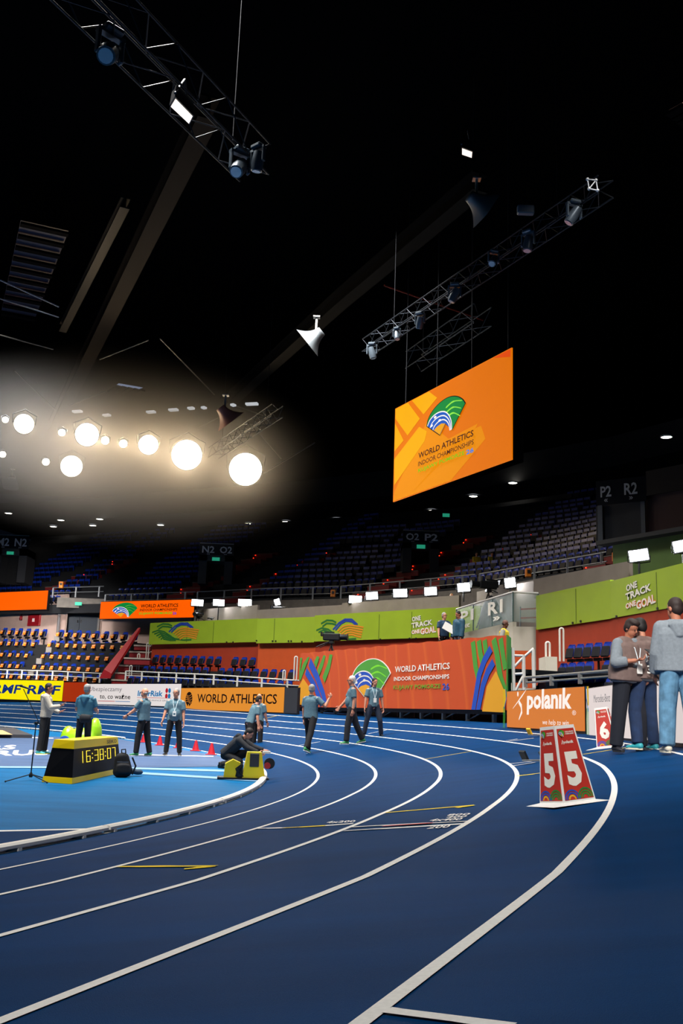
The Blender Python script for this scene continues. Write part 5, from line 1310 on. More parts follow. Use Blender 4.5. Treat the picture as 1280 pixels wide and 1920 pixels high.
    if hood: b.cap(T(.47, 0, -.11), T(.36, 0, -.14), (.12*k, .06*k), (.05*k, .03*k), SX); b.cap(T(.5, -.08, -.03), T(.5, .08, -.03), (.05*k, .06*k), (.05*k, .06*k), (0, 0, 1))
    link('hooded_top' if hood else ('jacket' if coat > .01 else 'polo_shirt' if sleeves == 'short' else 'top'), evalmesh(b, [top], vx, 2), th)
    if collar and sleeves == 'short': b = MB(); b.tube([T(.52, .062*math.cos(t*.6), .062*math.sin(t*.6)) for t in range(11)], .014*k, 6); b.build('collar', mat('collar_teal', '#33586c', .85), th)
    if vest:
        b = MB(); b.cap(T(-.02), T(.14), ((.19+g)*k*slim, (.15+g+belly*.5)*k), ((.182+g)*k*slim, (.15+g+belly)*k), SX, dome=.1); b.cap(T(.14), T(.42), ((.182+g)*k*slim, (.15+g+belly*.5)*k), ((.17+g)*k*slim, (.15+g)*k), SX, dome=.5); b.cap(T(.46, -.1), T(.46, .1), ((.075+g)*k, (.085+g)*k), ((.075+g)*k, (.085+g)*k), (0, 0, 1))
        v = link('bib_vest', evalmesh(b, [vest], vx, 3), th)
    # --- trousers
    b = MB(); b.cap(K(Vector((0, 0, -.03))), K(sp_*.06), (.155*k*slim, .115*k), (.15*k*slim, .11*k), X, dome=.5)
    wl = pose.get('wide', 0.)+.012
    for nm in 'LR':
        hip, kn, an, d2 = chain[nm]; b.cap(K(hip), K(kn), ((.085+wl)*k, (.1+wl)*k), ((.066+wl)*k, (.072+wl)*k), X); b.cap(K(kn), K(an-d2*.02), ((.066+wl)*k, (.072+wl)*k), ((.055+wl)*k, (.062+wl)*k), X, dome=.3)
    link('trousers', evalmesh(b, [legs], vx, 2), th)
    # --- shoes
    for s, nm in ((1, 'L'), (-1, 'R')):
        hip, kn, an, d2 = chain[nm]; fy = math.radians(pose.get('feet', {}).get(nm, s*12)); fp = math.radians(pose.get('fp', {}).get(nm, 0)); FR_ = Matrix.Rotation(fy, 3, 'Z') @ Matrix.Rotation(fp, 3, 'X')
        F = lambda x, y, z: K(an)+FR_ @ Vector((x, y, z))*k
        b = MB(); b.cap(F(0, .04, -.025), F(0, -.06, -.03), (.04*k, .042*k), (.045*k, .034*k), X); b.cap(F(0, -.06, -.035), F(0, -.15, -.045), (.045*k, .03*k), (.04*k, .022*k), X); b.cap(F(0, .02, .03), F(0, 0, -.02), (.04*k, .045*k), (.042*k, .05*k), X)
        sh_ = link('shoe', evalmesh(b, [shoes or BLACK], .009, 1), th)
        b = MB(); n = 14; o_ = [(.043*math.cos(t*2*math.pi/n)*(1.05 if math.sin(t*2*math.pi/n) < 0 else .9), -.055+.13*math.sin(t*2*math.pi/n)) for t in range(n)]
        b.add([F(x, y, -.073) for x, y in o_]+[F(x, y, -.05) for x, y in o_], [tuple(range(n))[::-1], tuple(range(n, 2*n))]+[(i, (i+1) % n, (i+1) % n+n, i+n) for i in range(n)]); b.build('sole', sole or BLACK, sh_)
    if badge:
        b = MB(); b.tube([T(.52, -.07, .02), T(.4, -.05, .125+g+belly*.6), T(.2, .0, .14+g+belly)], .006*k, 5); b.tube([T(.52, .07, .02), T(.4, .05, .125+g+belly*.6), T(.2, 0, .14+g+belly)], .006*k, 5); ly = b.build('lanyard', mat('lanyard_white', '#d8e4ea', .6), th)
        b = MB(); q = T(.14, 0, .15+g+belly); b.box(q, (.09*k, .008, .13*k), tw_); b.build('badge_card', WHITE, ly)
    if watch:
        sh, el, wr, du, df = J[watch]; b = MB(); b.tube([wr-df*.035*k, wr-df*.012*k], .033*k, 12); b.build('wristwatch', BLACK, th)
    th.location = P; th['J'] = 0; del th['J']
    W_ = Matrix.Translation(P) @ Matrix.Rotation(rz, 4, 'Z')
    return th, {nm: W_ @ (J[nm][2]+J[nm][4]*.08*k) for nm in 'LR'}, lambda *a: W_ @ T(*a)
STAND = {'L': (2, 4, 0, 2), 'R': (-2, 4, -3, 2)}
HANG = {'L': (4, 9, 12, 5), 'R': (4, 9, 12, 5)}
R = math.radians
GRN = mat('shoe_green', '#2f8a4a', .6); TSH = mat('shoe_teal', '#2c98a0', .6); GREYH = mat('hoodie_grey', '#757c82', .95, noise=.1, scale=30, bump=.3); LGH = mat('hoodie_light', '#a9a294', .95, noise=.08, scale=30, bump=.3)
RAINJ = mat('rain_jacket_teal', '#2f6478', .7, noise=.1, scale=8); NAVY = mat('trousers_navy', '#0a0f1c', .85); JEAN = mat('jeans_blue', '#56809c', .9, noise=.35, scale=9, bump=.3); JEAND = mat('jeans_dark', '#14294a', .9, noise=.25, scale=9); BIB = mat('bib_brown', '#6e5a54', .85, noise=.12, scale=14, bump=.5)
# 1 man in light hoodie, hand raised
person(atz(77, 1414, 0), R(95), 1.80, 'person in light grey hoodie facing right with one hand raised, far left', dict(legs={'L': (4, 3, -2, 2), 'R': (-3, 3, -5, 2)}, arms={'L': (12, 8, 70, 0), 'R': (30, 6, 98, 5)}, head=(0, 3), palm={'L': (0, -1, .2), 'R': (0, -1, .2)}, hd={'L': (0, 0, .9), 'R': (0, 0, .8)}, curl={'L': 8, 'R': 8}), LGH, 'long', TROU, 'dark', 'short', 1, TSH, mat('sole_yellow', '#c8c020', .6), hood=True, coat=.015, belly=.02)
# 2 teal jacket, back to camera, behind the clock
person(atz(152, 1419, 0), R(172), 1.80, 'grey haired person in teal rain jacket with waist bag, seen from behind, behind the clock', dict(legs=STAND, arms={'L': (10, 14, 75, -10), 'R': (14, 14, 80, -10)}, head=(-12, 0)), RAINJ, 'short', TROU, 'grey', 'short', 0, BLACK, None, coat=.02, hood=True, collar=False)
wb = atz(152, 1419, 0); b = MB(); b.cap((-.08, 0, 0), (.1, 0, 0), (.11, .06), (.1, .05), (0, 0, 1)); me = evalmesh(b, [mat('waistbag_black', '#0e1016', .8)], .015, 3)
o = bpy.data.objects.new('waist_bag', me); COL.objects.link(o); o.location = wb+Vector((.06, -.19, .93)); tag(o, 'black waist bag worn on the back of the person in the teal rain jacket', 'bag')
b = MB(); b.tube([(-.19, .06, .08), (-.1, 0, .05), (0, -.01, .05), (.12, .02, .06), (.17, .1, .07)], .012, 6); b.build('belt_strap', BLACK, o)
# 3 bald man
person(atz(267, 1418, 0), R(-112), 1.79, 'bald person in teal polo with wristwatch, arm forward, walking left', dict(legs={'L': (9, 4, 2, 3), 'R': (-8, 4, -12, 3)}, arms={'L': (35, 8, 55, 5), 'R': (10, 6, 30, 0)}, head=(8, 0), lean=(2, 0)), None, 'short', TROU, 'grey', 'bald', 0, GRN, WHITE, belly=.05, watch='L', glasses=True, slim=1.12)
# 4 man with lanyard
person(atz(323, 1417, 0), R(4), 1.82, 'smiling person in teal polo with glasses and white lanyard, facing the camera', dict(legs={'L': (0, 8, -4, 4), 'R': (0, 7, 0, 4)}, arms={'L': (4, 10, 10, 6), 'R': (8, 16, 18, 12)}, head=(-18, 0)), None, 'short', TROU, 'grey', 'short', 0, BLACK, WHITE, belly=.04, badge=True, glasses=True, slim=1.12)
# 5/6 the two behind the logo
person(atz(462, 1417, 0), R(120), 1.78, 'young person in teal polo leaning forward over the yellow case, dark short hair', dict(legs={'L': (8, 4, -4, 2), 'R': (-6, 5, -12, 2)}, arms={'L': (28, 6, 30, 2), 'R': (-6, 12, 6, 8)}, lean=(20, 0), head=(0, 12)), None, 'short', TROU, 'dark', 'short', 0, GRN, WHITE)
person(atz(480, 1411, 0), R(150), 1.84, 'bald person in teal polo standing just behind the leaning young official', dict(legs=STAND, arms={'L': (4, 9, 14, 5), 'R': (10, 9, 22, 5)}, head=(20, 8)), None, 'short', TROU, 'none', 'bald', 0, BLACK, WHITE, watch='R', glasses=True)
# 7 crouching
person(atz(434, 1440, 0), R(80), 1.75, 'person in black clothes crouching beside the yellow case', dict(legs={'L': (95, 12, -62, 8), 'R': (70, 14, -80, 8)}, arms={'L': (60, 4, 75, -4), 'R': (55, 6, 70, 0)}, lean=(48, 0), head=(0, 15), shift=(0, .15, 0)), mat('top_black', '#13151b', .85), 'long', TROU, 'dark', 'short', 0, BLACK, None, coat=.015, hood=True)
# 8 walker, hand to mouth
person(surf(575, 1414), R(150), 1.76, 'grey haired person in teal polo walking away, hand raised to the mouth', dict(legs={'L': (16, 3, 4, 2), 'R': (-22, 3, -30, 2)}, arms={'L': (2, 9, 8, 4), 'R': (20, 45, 150, 10)}, head=(30, 0), fp={'R': 18}), None, 'short', TROU, 'grey', 'short', 0, GRN, WHITE, watch='L', belly=.03, slim=1.08)
# 9 white haired man
person(surf(664, 1396), R(-82), 1.80, 'white haired person in teal polo with watch walking left in front of the banner', dict(legs={'L': (14, 3, 4, 2), 'R': (-20, 3, -26, 2)}, arms={'L': (-6, 8, 8, 4), 'R': (22, 6, 42, 0)}, head=(0, 4), fp={'R': 14}), None, 'short', mat('trousers_charcoal', '#17191f', .85), 'white', 'short', 0, GRN, WHITE, watch='L', belly=.02, glasses=True)
# 10 woman
person(surf(698, 1382), R(12), 1.66, 'dark haired person in teal polo with lanyard standing legs apart before the banner', dict(legs={'L': (10, 13, -14, 10), 'R': (-4, 13, -10, 8)}, arms={'L': (2, 14, 6, 8), 'R': (2, 14, 6, 8)}, head=(18, 10)), None, 'short', mat('jeans_slate', '#1c2638', .85), 'dark', 'tail', 0, BLACK, None, badge=True, slim=.9)
# people on the camera platform
def onplat(px, py_head, Y, h):
    p = at(px, py_head, Y); p.z -= h; return p
person(onplat(832, 1147, 33.5, 1.74), R(20), 1.74, 'person in dark blue shirt holding white papers on the platform', dict(legs=STAND, arms={'L': (35, 8, 75, -45), 'R': (8, 10, 20, 6)}, head=(10, 0)), mat('shirt_navy', '#1c3a55', .85, noise=.2, scale=10), 'short', TROU, 'grey', 'short', 0, glasses=True, collar=False, coat=.012)
P = at(841, 1177, 33.1); b = MB(); b.box((0, 0, 0), (.4, .02, .28), Matrix.Rotation(.5, 3, 'Y')); o = b.build('papers', WHITE, None, P); o.rotation_euler = (-.25, 0, .2); tag(o, 'white papers held by the person in the dark blue shirt on the platform', 'papers')
person(onplat(861, 1144, 33.0, 1.82), R(-58), 1.82, 'dark haired person in petrol blue jacket on the platform, facing left', dict(legs=STAND, arms={'L': (6, 6, 12, 2), 'R': (6, 6, 18, 2)}, head=(0, 20)), mat('jacket_petrol', '#15455c', .6, noise=.25, scale=12, bump=.4), 'long', mat('trousers_check', '#565260', .85), 'dark', 'short', 1, hood=True, coat=.03)
person(onplat(944, 1160, 27.8, 1.70), R(70), 1.70, 'person in yellow and black vest at the right end of the platform', dict(legs=STAND, arms={'L': (10, 10, 30, 0), 'R': (-10, 20, 10, 10)}, head=(0, 12)), mat('shirt_ash', '#8e8c84', .85), 'short', TROU, 'dark', 'bald', 2, vest=mat('vest_yellow', '#d8b81c', .7, noise=.5, scale=7), collar=False)
# blonde woman behind the parapet
p = at(846, 1112, 46.5); p.z -= 1.66
person(p, R(20), 1.66, 'blonde person in black top above the green wall, hands together', dict(legs=STAND, arms={'L': (25, 6, 100, -40), 'R': (25, 6, 100, -40)}, head=(0, 10)), mat('top_black', '#13151b', .85), 'long', TROU, 'blonde', 'long', 0, coat=.01)
# two seated people in yellow jackets, upper tier
for x, y, Y, lab in ((893, 1037, 54.5, 'dim person in yellow jacket seated left in the unlit upper tier'), (922, 1037, 54, 'dim person in yellow jacket seated right of the other in the unlit upper tier')):
    p = at(x, y, Y); p.z -= 1.28
    person(p, R(15), 1.74, lab, dict(legs={'L': (85, 8, 0, 2), 'R': (85, 8, 0, 2)}, arms={'L': (20, 8, 70, -20), 'R': (20, 8, 70, -20)}, head=(0, 8), shift=(0, 0, 0)), mat('jacket_yellow', '#b09a14', .7), 'long', TROU, 'dark', 'short', 1, coat=.02, vx=.018)
# the three on the right, on the banked lane
WRN = mat('stitch_white', '#d8d4cc', .8)
t_, Hd, TT = person(surf(1178, 1411), R(28), 1.86, 'person in grey hoodie and brown bib looking down at a phone beside marker 6', dict(legs={'L': (6, 8, -4, 6), 'R': (-4, 5, -6, 3)}, arms={'L': (32, 8, 112, -34), 'R': (16, 24, 100, -46)}, head=(6, 26), lean=(4, 0), palm={'L': (0, 0, 1), 'R': (0, 0, 1)}, curl={'L': 50, 'R': 50}, wide=.015), GREYH, 'half', NAVY, 'brown', 'bushy', 1, mat('shoe_dark_stripe', '#1a1a22', .6), mat('sole_dark', '#1c1c20', .7), hood=True, vest=BIB, coat=.02, vx=.009, slim=1.22, belly=.05, badge=True)
hc = (Hd['L']+Hd['R'])/2; b = MB(); b.box((0, 0, 0), (.075, .012, .15), Matrix.Rotation(R(-60), 3, 'X'), bev=.004); b.box((0, .0, .0), (.066, .004, .135), Matrix.Rotation(R(-60), 3, 'X'), mi=1)
o = b.build('mobile_phone', [BLACK, mat('phone_screen', '#20242c', .1)], None, hc+Vector((.03, -.03, .07)), R(28)); tag(o, 'black mobile phone held by the person in the brown bib', 'phone')
t_, Hd, TT = person(surf(1211, 1407), R(-152), 1.84, 'black haired person in brown bib numbered 362 and dark jeans, seen from behind', dict(legs={'L': (4, 6, -8, 3), 'R': (2, 5, -4, 3)}, arms={'L': (25, 6, 85, -20), 'R': (20, 8, 80, -20)}, head=(-5, 18), wide=.005), GREYH, 'long', JEAND, 'dark', 'bushy', 0, TSH, mat('sole_cream', '#cfc8b0', .7), hood=False, vest=BIB, coat=.02, vx=.009, slim=1.15)
for s_, bx in (('362', (-.13, .06, .1, .17)), ('PHOTO', (-.14, .27, .04, .32)), ('COASTER', (-.14, .21, .12, .26))):
    if s_ == 'PHOTO': s_ = 'IT'; bx = (-.14, .27, -.08, .32)
    if s_ == 'COASTER': s_ = 'ASTER'
    o = text(None, s_, bx, WRN, y=0, bold=.02); k_ = 1.84/1.78
    # wrap the print onto the back of the vest
    for v in o.data.vertices:
        x, z = v.co.x, v.co.z; f = -.2*math.sqrt(max(0, 1-(x/.26)**2)); v.co = Vector((-x, -f, 0))*k_+Vector((0, .0, (z+.93)*k_)); v.co.y += .012
    o.parent = t_
person(surf(1277, 1413), R(172), 1.93, 'tall person in light grey hoodie and pale blue jeans, back to the camera, right edge', dict(legs={'L': (2, 5, -3, 3), 'R': (0, 5, 0, 3)}, arms={'L': (4, 10, 25, 2), 'R': (12, 9, 60, -10)}, head=(35, 5), wide=.02), GREYH, 'long', JEAN, 'brown', 'short', 1, mat('shoe_cream', '#cfc5b0', .7), mat('sole_cream', '#cfc8b0', .7), hood=True, coat=.03, vx=.009, slim=1.18)
# ================================================================== roof equipment
TRS = mat('truss_metal', '#23282e', .45, .8); TRD = mat('truss_dark', '#2a3038', .5, .8)
def truss(A, B, w_, label, m=TRS, n=None):
    A, B = Vector(A), Vector(B); d = B-A; L = d.length; d.normalize(); s_ = d.cross(Vector((0, 0, 1))).normalized()*w_/2; u_ = s_.cross(d).normalized()*w_/2
    th = thing('lighting_truss', label, 'truss', A)
    cs = [s_+u_, -s_+u_, -s_-u_, s_-u_]
    for c in cs: b = MB(); b.tube([c, c+d*L], .028, 6); b.build('chord', m, th)
    n = n or int(L/w_/1.1); b = MB()
    for i in range(n):
        for k in range(4):
            p, q = cs[k], cs[(k+1) % 4]
            if i % 2: p, q = q, p
            b.tube([p+d*L*i/n, q+d*L*(i+1)/n], .016, 5, cap=False)
    b.build('lacing', m, th)
    for f in (.15, .85): b = MB(); q = d*L*f; b.tube([q, q+Vector((0, 0, 27-A.z))], .015, 5); b.build('hanging_cable', DARKM, th)
    return th
ZT = 15.
truss(atz(120, -60, ZT), atz(478, 305, ZT), .85, 'black aluminium lighting truss running in from the top left corner')
truss(atz(1135, 350, 16.5), atz(690, 650, 16.5), .55, 'dark lighting truss with moving lights above the big screen', TRD)
truss(atz(775, 678, 17), atz(905, 590, 17), .8, 'faint dark lattice truss just above the top left of the big screen', TRD)
truss(atz(400, 850, 16), atz(520, 770, 16), .6, 'thin truss right of the glowing floodlights', TRS)
# rectangular lamp on first truss
def boxlamp(pix, z, label, strength, k=1.):
    P = [atz(x, y, z) for x, y in pix]; c = sum(P, Vector())/4
    # a tilted luminaire: corners keep their own heights
    a = P[1]-P[0]; bb = P[3]-P[0]; th = thing('floodlight', label, 'lamp', c)
    n = a.cross(bb).normalized(); n = n if n.z > 0 else -n
    Q = [(p-c) for p in P]; b = MB(); b.add(Q, [(0, 1, 2, 3)]); b.build('lamp_face', mat('truss_lamp_face', '#fff1e2', .5, emit=strength), th)
    b = MB(); G = [q*1.12 for q in Q]; b.add([q+n*.02 for q in G]+[q*.9+n*.35 for q in G], [(0, 1, 2, 3), (7, 6, 5, 4), (0, 4, 5, 1), (1, 5, 6, 2), (2, 6, 7, 3), (3, 7, 4, 0)]); b.build('lamp_housing', DARKM, th)
    b = MB(); b.tube([Q[0]*1.1+n*.1, n*.8, Q[2]*1.1+n*.1], .03, 6); b.build('yoke', DARKM, th)
boxlamp(((329, 185), (361, 218), (354, 232), (320, 200)), 14.2, 'white rectangular floodlight glowing on the top left truss', 1.1)
boxlamp(((866, 278), (885, 285), (884, 296), (866, 290)), 17, 'small pale floodlight high above the grey horn speaker', .5)
def movinghead(px, py, z, s, label, m=None, rx=.3, ry=.2):
    m = m or mat('fixture_bluegrey', '#39454f', .35, .3); P = atz(px, py, z); th = thing('moving_light', label, 'stage light', P, random.uniform(-1, 1))
    b = MB(); b.box((0, 0, .38*s), (.34*s, .3*s, .12*s), bev=.03*s); b.build('base', m, th)
    b = MB()
    for k in (-1, 1): b.box((k*.22*s, 0, .12*s), (.06*s, .12*s, .46*s), bev=.02*s)
    b.box((0, 0, .31*s), (.5*s, .12*s, .07*s)); b.build('yoke', m, th)
    Rm = Matrix.Rotation(rx, 3, 'X') @ Matrix.Rotation(ry, 3, 'Y'); b = MB(); b.tube([Rm @ Vector((0, 0, .22*s)), Rm @ Vector((0, 0, -.1*s)), Rm @ Vector((0, 0, -.3*s))], [.13*s, .17*s, .15*s], 16); b.build('lamp_head', m, th)
    b = MB(); b.tube([Rm @ Vector((0, 0, -.3*s)), Rm @ Vector((0, 0, -.32*s))], .12*s, 14); b.build('front_lens', mat('lens_glass', '#9fb4c4', .1, spec=.9), th)
movinghead(205, 98, 14.2, 1.25, 'round moving light under the top left truss, left of the bright lamp', rx=-.6, ry=.5); movinghead(449, 313, 14.2, 1.1, 'round moving light near the lower end of the top left truss', rx=-.5, ry=.5); movinghead(483, 300, 14.3, .9, 'tall dark fixture at the very end of the top left truss', rx=.1)
PF = mat('fixture_pale', '#5c6873', .35, .3)
for px, py, s, lab in ((1076, 402, 1.0, 'pale moving light nearest the square truss end'), (990, 455, .95, 'moving light below the middle of the right truss'), (925, 488, .8, 'cluster fixture on the right truss between two moving lights'), (852, 552, .95, 'pale moving light above the upper right of the big screen'), (787, 603, .85, 'small moving light above the top left corner of the big screen'), (744, 628, .7, 'dim moving light left of the small one on the right truss'), (697, 660, .9, 'dim moving light at the lower left end of the right truss')):
    movinghead(px, py, 15.9, s, lab, PF, random.uniform(-.5, .5), random.uniform(-.5, .5))
# truss end frame at upper right
P = atz(1110, 347, 16.4); ef = thing('truss_end_frame', 'small square truss end with four white caps, upper right', 'truss end', P); Yp = P.y; E_ = lambda x, y: at(x, y, Yp)-P
b = MB(); q = [E_(1101, 336), E_(1117, 338), E_(1120, 357), E_(1104, 354)]; 
for i in range(4): b.tube([q[i], q[(i+1) % 4]], .02, 6)
b.tube([q[1], q[3]], .02, 6); b.build('frame_tube', mat('bright_metal', '#d0d4d8', .4, .2), ef)
for v in q: b = MB(); b.ell(v, (.05, .05, .05), n=10, m=6); b.build('end_cap', mat('bright_metal', '#d0d4d8', .4, .2), ef)
b = MB(); b.box((0, 0, 0), (.5, .2, .28), bev=.03); o = b.build('power_box', mat('box_slate', '#4c5a66', .5), None, atz(985, 394, 16.2)); tag(o, 'small slate box hanging on the right truss below the truss end', 'box')
# horn speakers
def horn(px, py, z, s, label, dirv_, m):
    P = atz(px, py, z); th = thing('horn_speaker', label, 'loudspeaker', P); d = Vector(dirv_).normalized(); a = Vector((0, 0, 1)); a = (a-d*a.dot(d)).normalized(); bb = d.cross(a); b = MB(); n = 24; rings = []
    for t in [i/10 for i in range(11)]:
        sz = (.22+.42*t**2.2)*s; pw = 2+4*t; c = d*(-.35+.85*t)*s; R_ = []
        for k in range(n):
            g = 2*math.pi*k/n; cx, cy = math.cos(g), math.sin(g); q = (abs(cx)**pw+abs(cy)**pw)**(-1/pw); R_.append(c+(a*cx+bb*cy)*sz*q)
        rings += R_
    fs = [(i*n+k, i*n+(k+1) % n, (i+1)*n+(k+1) % n, (i+1)*n+k) for i in range(10) for k in range(n)]
    b.add(rings, fs+[tuple(range(n))[::-1]], 0, True); b.build('horn_body', m, th)
    b = MB(); b.add(rings[-n:], [tuple(range(n))]); b.build('mouth_grille', DARKM, th)
    b = MB(); b.box((0, 0, .45*s), (.09*s, .09*s, .9*s)); b.box((0, 0, .9*s), (.3*s, .3*s, .05*s)); b.build('mounting_bracket', STEEL, th)
HM = mat('horn_grey', '#5c6266', .45, .2)
horn(893, 378, 17, .85, 'large grey horn loudspeaker high on the right, above the truss', (.75, .25, -.45), HM)
horn(592, 630, 17, .95, 'grey horn loudspeaker in the middle of the dark roof', (-.75, .2, -.62), HM)
horn(421, 775, 16.5, 1.1, 'reddish grey horn loudspeaker above the floodlight glow', (.6, .3, -.7), mat('horn_rose', '#9a6a5e', .5)); horn(22, 900, 15.5, .8, 'small pale horn loudspeaker below the glow at far left', (0, -.5, -.7), HM)

# steel roof beams, rods
BM_ = mat('beam_redbrown', '#0b0403', .8, spec=.1); BG = mat('beam_dark', '#050607', .8, 0, spec=.1); ROD = mat('rod_pale', '#6e6a64', .5, .3)
def beam(p, q, z, w_, label, m, z2=None, name='roof_beam', cat='beam'):
    A, B = atz(*p, z), atz(*q, z2 or z); c = A.copy(); d = B-A; L = d.length; b = MB()
    Rm = d.to_track_quat('X', 'Z').to_matrix(); mid = d/2
    if w_ > .12:
        b.box(mid+Vector((0, 0, w_*.45)), (L, w_*.8, w_*.1), Rm); b.box(mid-Vector((0, 0, w_*.45)), (L, w_*.8, w_*.1), Rm); b.box(mid, (L, w_*.12, w_*.9), Rm)
    else: b.tube([(0, 0, 0), d], w_/2, 6)
    o = b.build(name, m, None, c); tag(o, label, cat)
beam((392, 200), (100, 800), 21, .9, 'dark red steel roof beam running down to the left of the floodlights', BM_)
beam((640, 560), (420, 760), 21, .8, 'dark steel roof beam in the middle leading down to the reddish horn', BG); beam((900, 340), (640, 560), 21, .8, 'dark steel roof beam behind the upper right horn', BG)
beam((235, 380), (118, 615), 22, .5, 'slim grey duct in the dark roof at left', mat('duct_grey', '#0a0d10', .6, 0, spec=.2), name='roof_duct', cat='duct')
beam((720, 535), (905, 600), 20, .1, 'thin red roof pipe crossing above the screen', mat('pipe_red', '#8a2410', .6), name='roof_pipe', cat='pipe')
for a, q, lab in (((187, 674), (278, 638), 'bright thin tie rod left of the roof centre'), ((300, 635), (402, 740), 'thin tie rod running down to the reddish horn'), ((132, 760), (200, 733), 'thin tie rod just above the left floodlights'), ((28, 695), (103, 768), 'thin tie rod above the leftmost floodlights'), ((0, 628), (100, 655), 'upper thin pale rod at the left edge'), ((370, 803), (408, 784), 'short rod between the glow and the reddish horn'), ((495, 887), (590, 830), 'bright rod rising to the right of the last floodlight'), ((440, 760), (495, 780), 'short rod beside the reddish horn'), ((488, 815), (527, 860), 'short diagonal rod above the last floodlight')):
    beam(a, q, 20, .07 if q != (590, 830) else .11, lab, ROD, name='tie_rod', cat='rod')
# catwalk rails at left and roof lights with slats
th = thing('catwalk_rail', 'thin catwalk rail in the dark roof at far left', 'railing', atz(0, 525, 19)); c = th.location
b = MB(); b.tube([(0, 0, 0), atz(110, 575, 19)-c], .04, 6); b.tube([atz(0, 560, 19)-c, atz(110, 595, 19)-c], .03, 6); b.build('rail', mat('rail_bluegrey', '#6a7684', .5), th)
def rooflight(pix, z, label, m, n):
    P = [atz(x, y, z) for x, y in pix]; c = P[0].copy(); th = thing('roof_window', label, 'roof window', c); b = MB(); b.add([p-c+Vector((0, 0, .2)) for p in P], [(0, 1, 2, 3)]); b.build('pane', m, th)
    b = MB()
    for i in range(n+1):
        t = i/n; a = P[0].lerp(P[3], t)-c; q = P[1].lerp(P[2], t)-c; d = q-a; b.box((a+q)/2, (d.length, .35, .12), math.atan2(d.y, d.x))
    b.build('slat', mat('slat_black', '#050608', .9, spec=.05), th)
rooflight(((38, 420), (128, 440), (66, 600), (2, 588)), 23, 'dim blue slatted roof window at the upper left', mat('rooflight_blue', '#22283c', .5, emit=.07), 9)
rooflight(((207, 735), (222, 724), (268, 732), (252, 738)), 22, 'small pale roof window above the floodlight glow', mat('rooflight_pale', '#9aa8c8', .5, emit=.5), 4)
rooflight(((1254, 217), (1285, 200), (1300, 225), (1283, 238)), 20, 'pinkish roof window cut by the right picture edge', mat('rooflight_pink', '#c8988c', .5, emit=.45), 3)
# row of lit slots between glow and horn
b0_ = thing('strip_light_row', 'row of small pale strip lights above the floodlight glow', 'lamp', atz(280, 772, 20)); c = b0_.location
for x, y, w_ in ((145, 772, 16), (200, 779, 12), (283, 773, 15), (325, 769, 16), (358, 766, 10), (382, 765, 6), (437, 760, 6), (472, 758, 22)):
    A = atz(x-w_/2, y, 20); q = atz(x+w_/2, y-1, 20); d = q-A; b = MB(); b.box((A+q)/2-c, (d.length, .3, .12), math.atan2(d.y, d.x)); b.build('strip_light', mat('strip_glow', '#c8ccd0', .5, emit=.8), b0_)

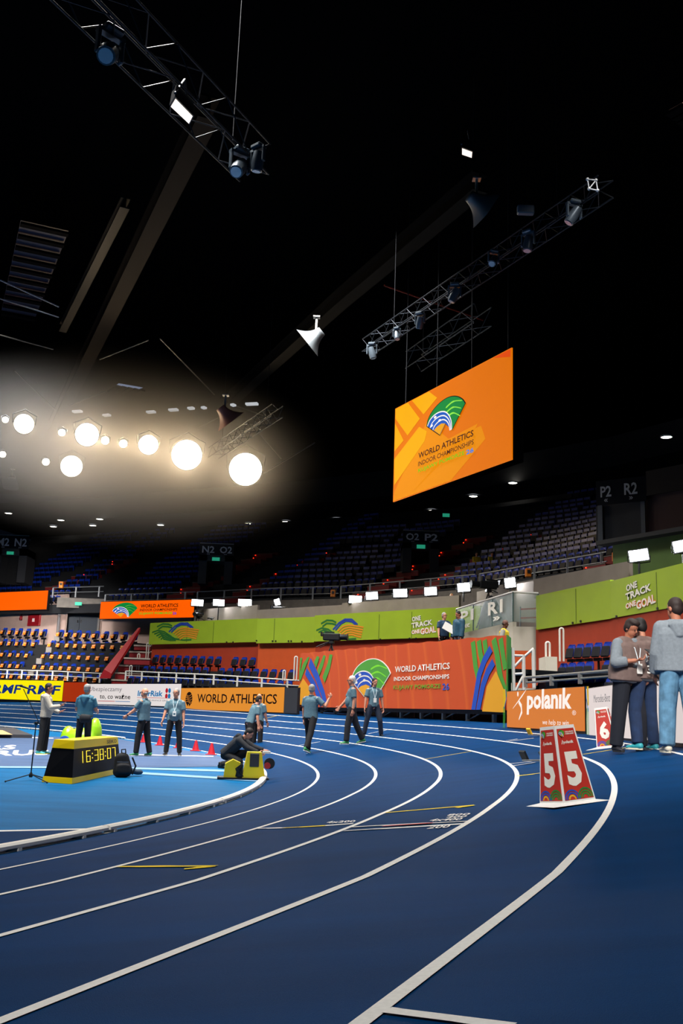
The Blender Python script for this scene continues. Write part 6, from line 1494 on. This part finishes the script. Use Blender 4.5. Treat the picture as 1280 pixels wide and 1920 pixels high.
# ------------------------------------------------------------------ glowing floodlights and a haze volume added to form their halos
FL = mat('flood_face', '#fff3dc', .5, emit=10)
for px, py, r_, pw, lab in ((45, 795, 22, 1.0, 'large round floodlight, first big one from the left'), (10, 787, 7, .12, 'small round floodlight at the left picture edge, upper one'), (5, 852, 7, .12, 'small round floodlight at the left picture edge, lower one'), (86, 866, 8, .2, 'small round floodlight left of the low large one'), (116, 811, 8, .25, 'small round floodlight between the first two large ones'), (163, 815, 26, 1.1, 'large round floodlight, second big one in the upper row'), (134, 874, 24, 1.0, 'large round floodlight set lower than the others at left'), (197, 826, 9, .2, 'small round floodlight right of the second big one'), (231, 832, 9, .25, 'small round floodlight in the gap right of the upper row pair'), (278, 834, 22, .9, 'mid sized round floodlight in the middle of the row'), (350, 853, 34, 1.5, 'very large round floodlight, second from the right'), (460, 880, 37, 1.7, 'largest round floodlight at the right end of the glow')):
    P = atz(px, py, 15.5); s = P.y/FPX; r = r_*s*.85; v = (Vector((0, 4, 1))-P).normalized(); q = v.to_track_quat('Z', 'Y')
    th = thing('floodlight', lab, 'lamp', P); th.rotation_euler = q.to_euler()
    b = MB(); b.lathe([(0, 0), (r, 0)], n=24); b.build('lamp_face', FL, th)
    b = MB(); b.lathe([(r, .02), (r*1.08, .0), (r*1.05, -.2), (r*.6, -.5), (0, -.55)], n=24); b.build('lamp_housing', BLACK, th)
    b = MB(); b.tube([(r*1.1, 0, -.1), (r*1.2, r*.9, -.2), (0, r*1.5, -.3), (-r*1.2, r*.9, -.2), (-r*1.1, 0, -.1)], .04, 6); b.build('yoke', DARKM, th)
    l = bpy.data.lights.new('flood_lamp', 'SPOT'); l.spot_size = 2.75; l.spot_blend = .5; l.energy = 480*pw; l.color = (1, .72, .4); l.shadow_soft_size = .1
    lo_ = bpy.data.objects.new('flood_lamp', l); COL.objects.link(lo_); lo_.parent = th; lo_.location = (0, 0, .15); lo_.rotation_euler = (math.pi, 0, 0)
HZ = bpy.data.materials.new('haze'); HZ.use_nodes = True; nt = HZ.node_tree; nt.nodes.clear()
vo = nt.nodes.new('ShaderNodeVolumeScatter'); ou = nt.nodes.new('ShaderNodeOutputMaterial'); tc = nt.nodes.new('ShaderNodeTexCoord'); gr = nt.nodes.new('ShaderNodeTexGradient'); gr.gradient_type = 'SPHERICAL'
ml = nt.nodes.new('ShaderNodeMath'); ml.operation = 'MULTIPLY'; ml.inputs[1].default_value = .36; sq = nt.nodes.new('ShaderNodeMath'); sq.operation = 'POWER'; sq.inputs[1].default_value = 2.
nt.links.new(tc.outputs['Object'], gr.inputs[0]); nt.links.new(gr.outputs[1], sq.inputs[0]); nt.links.new(sq.outputs[0], ml.inputs[0]); nt.links.new(ml.outputs[0], vo.inputs['Density'])
vo.inputs['Anisotropy'].default_value = .2; nt.links.new(vo.outputs[0], ou.inputs['Volume'])
pa, pb = atz(20, 815, 15.5), atz(450, 865, 15.5); q = pb-pa
b = MB(); b.ell((0, 0, 0), (1, 1, 1), n=32, m=20); o = b.build('haze', HZ, None, (pa+pb)/2, math.atan2(q.y, q.x)); o.scale = (q.length*1.0, 6, 6); tag(o, 'haze volume added to give the row of floodlights a warm halo', 'haze', None, 'stuff')
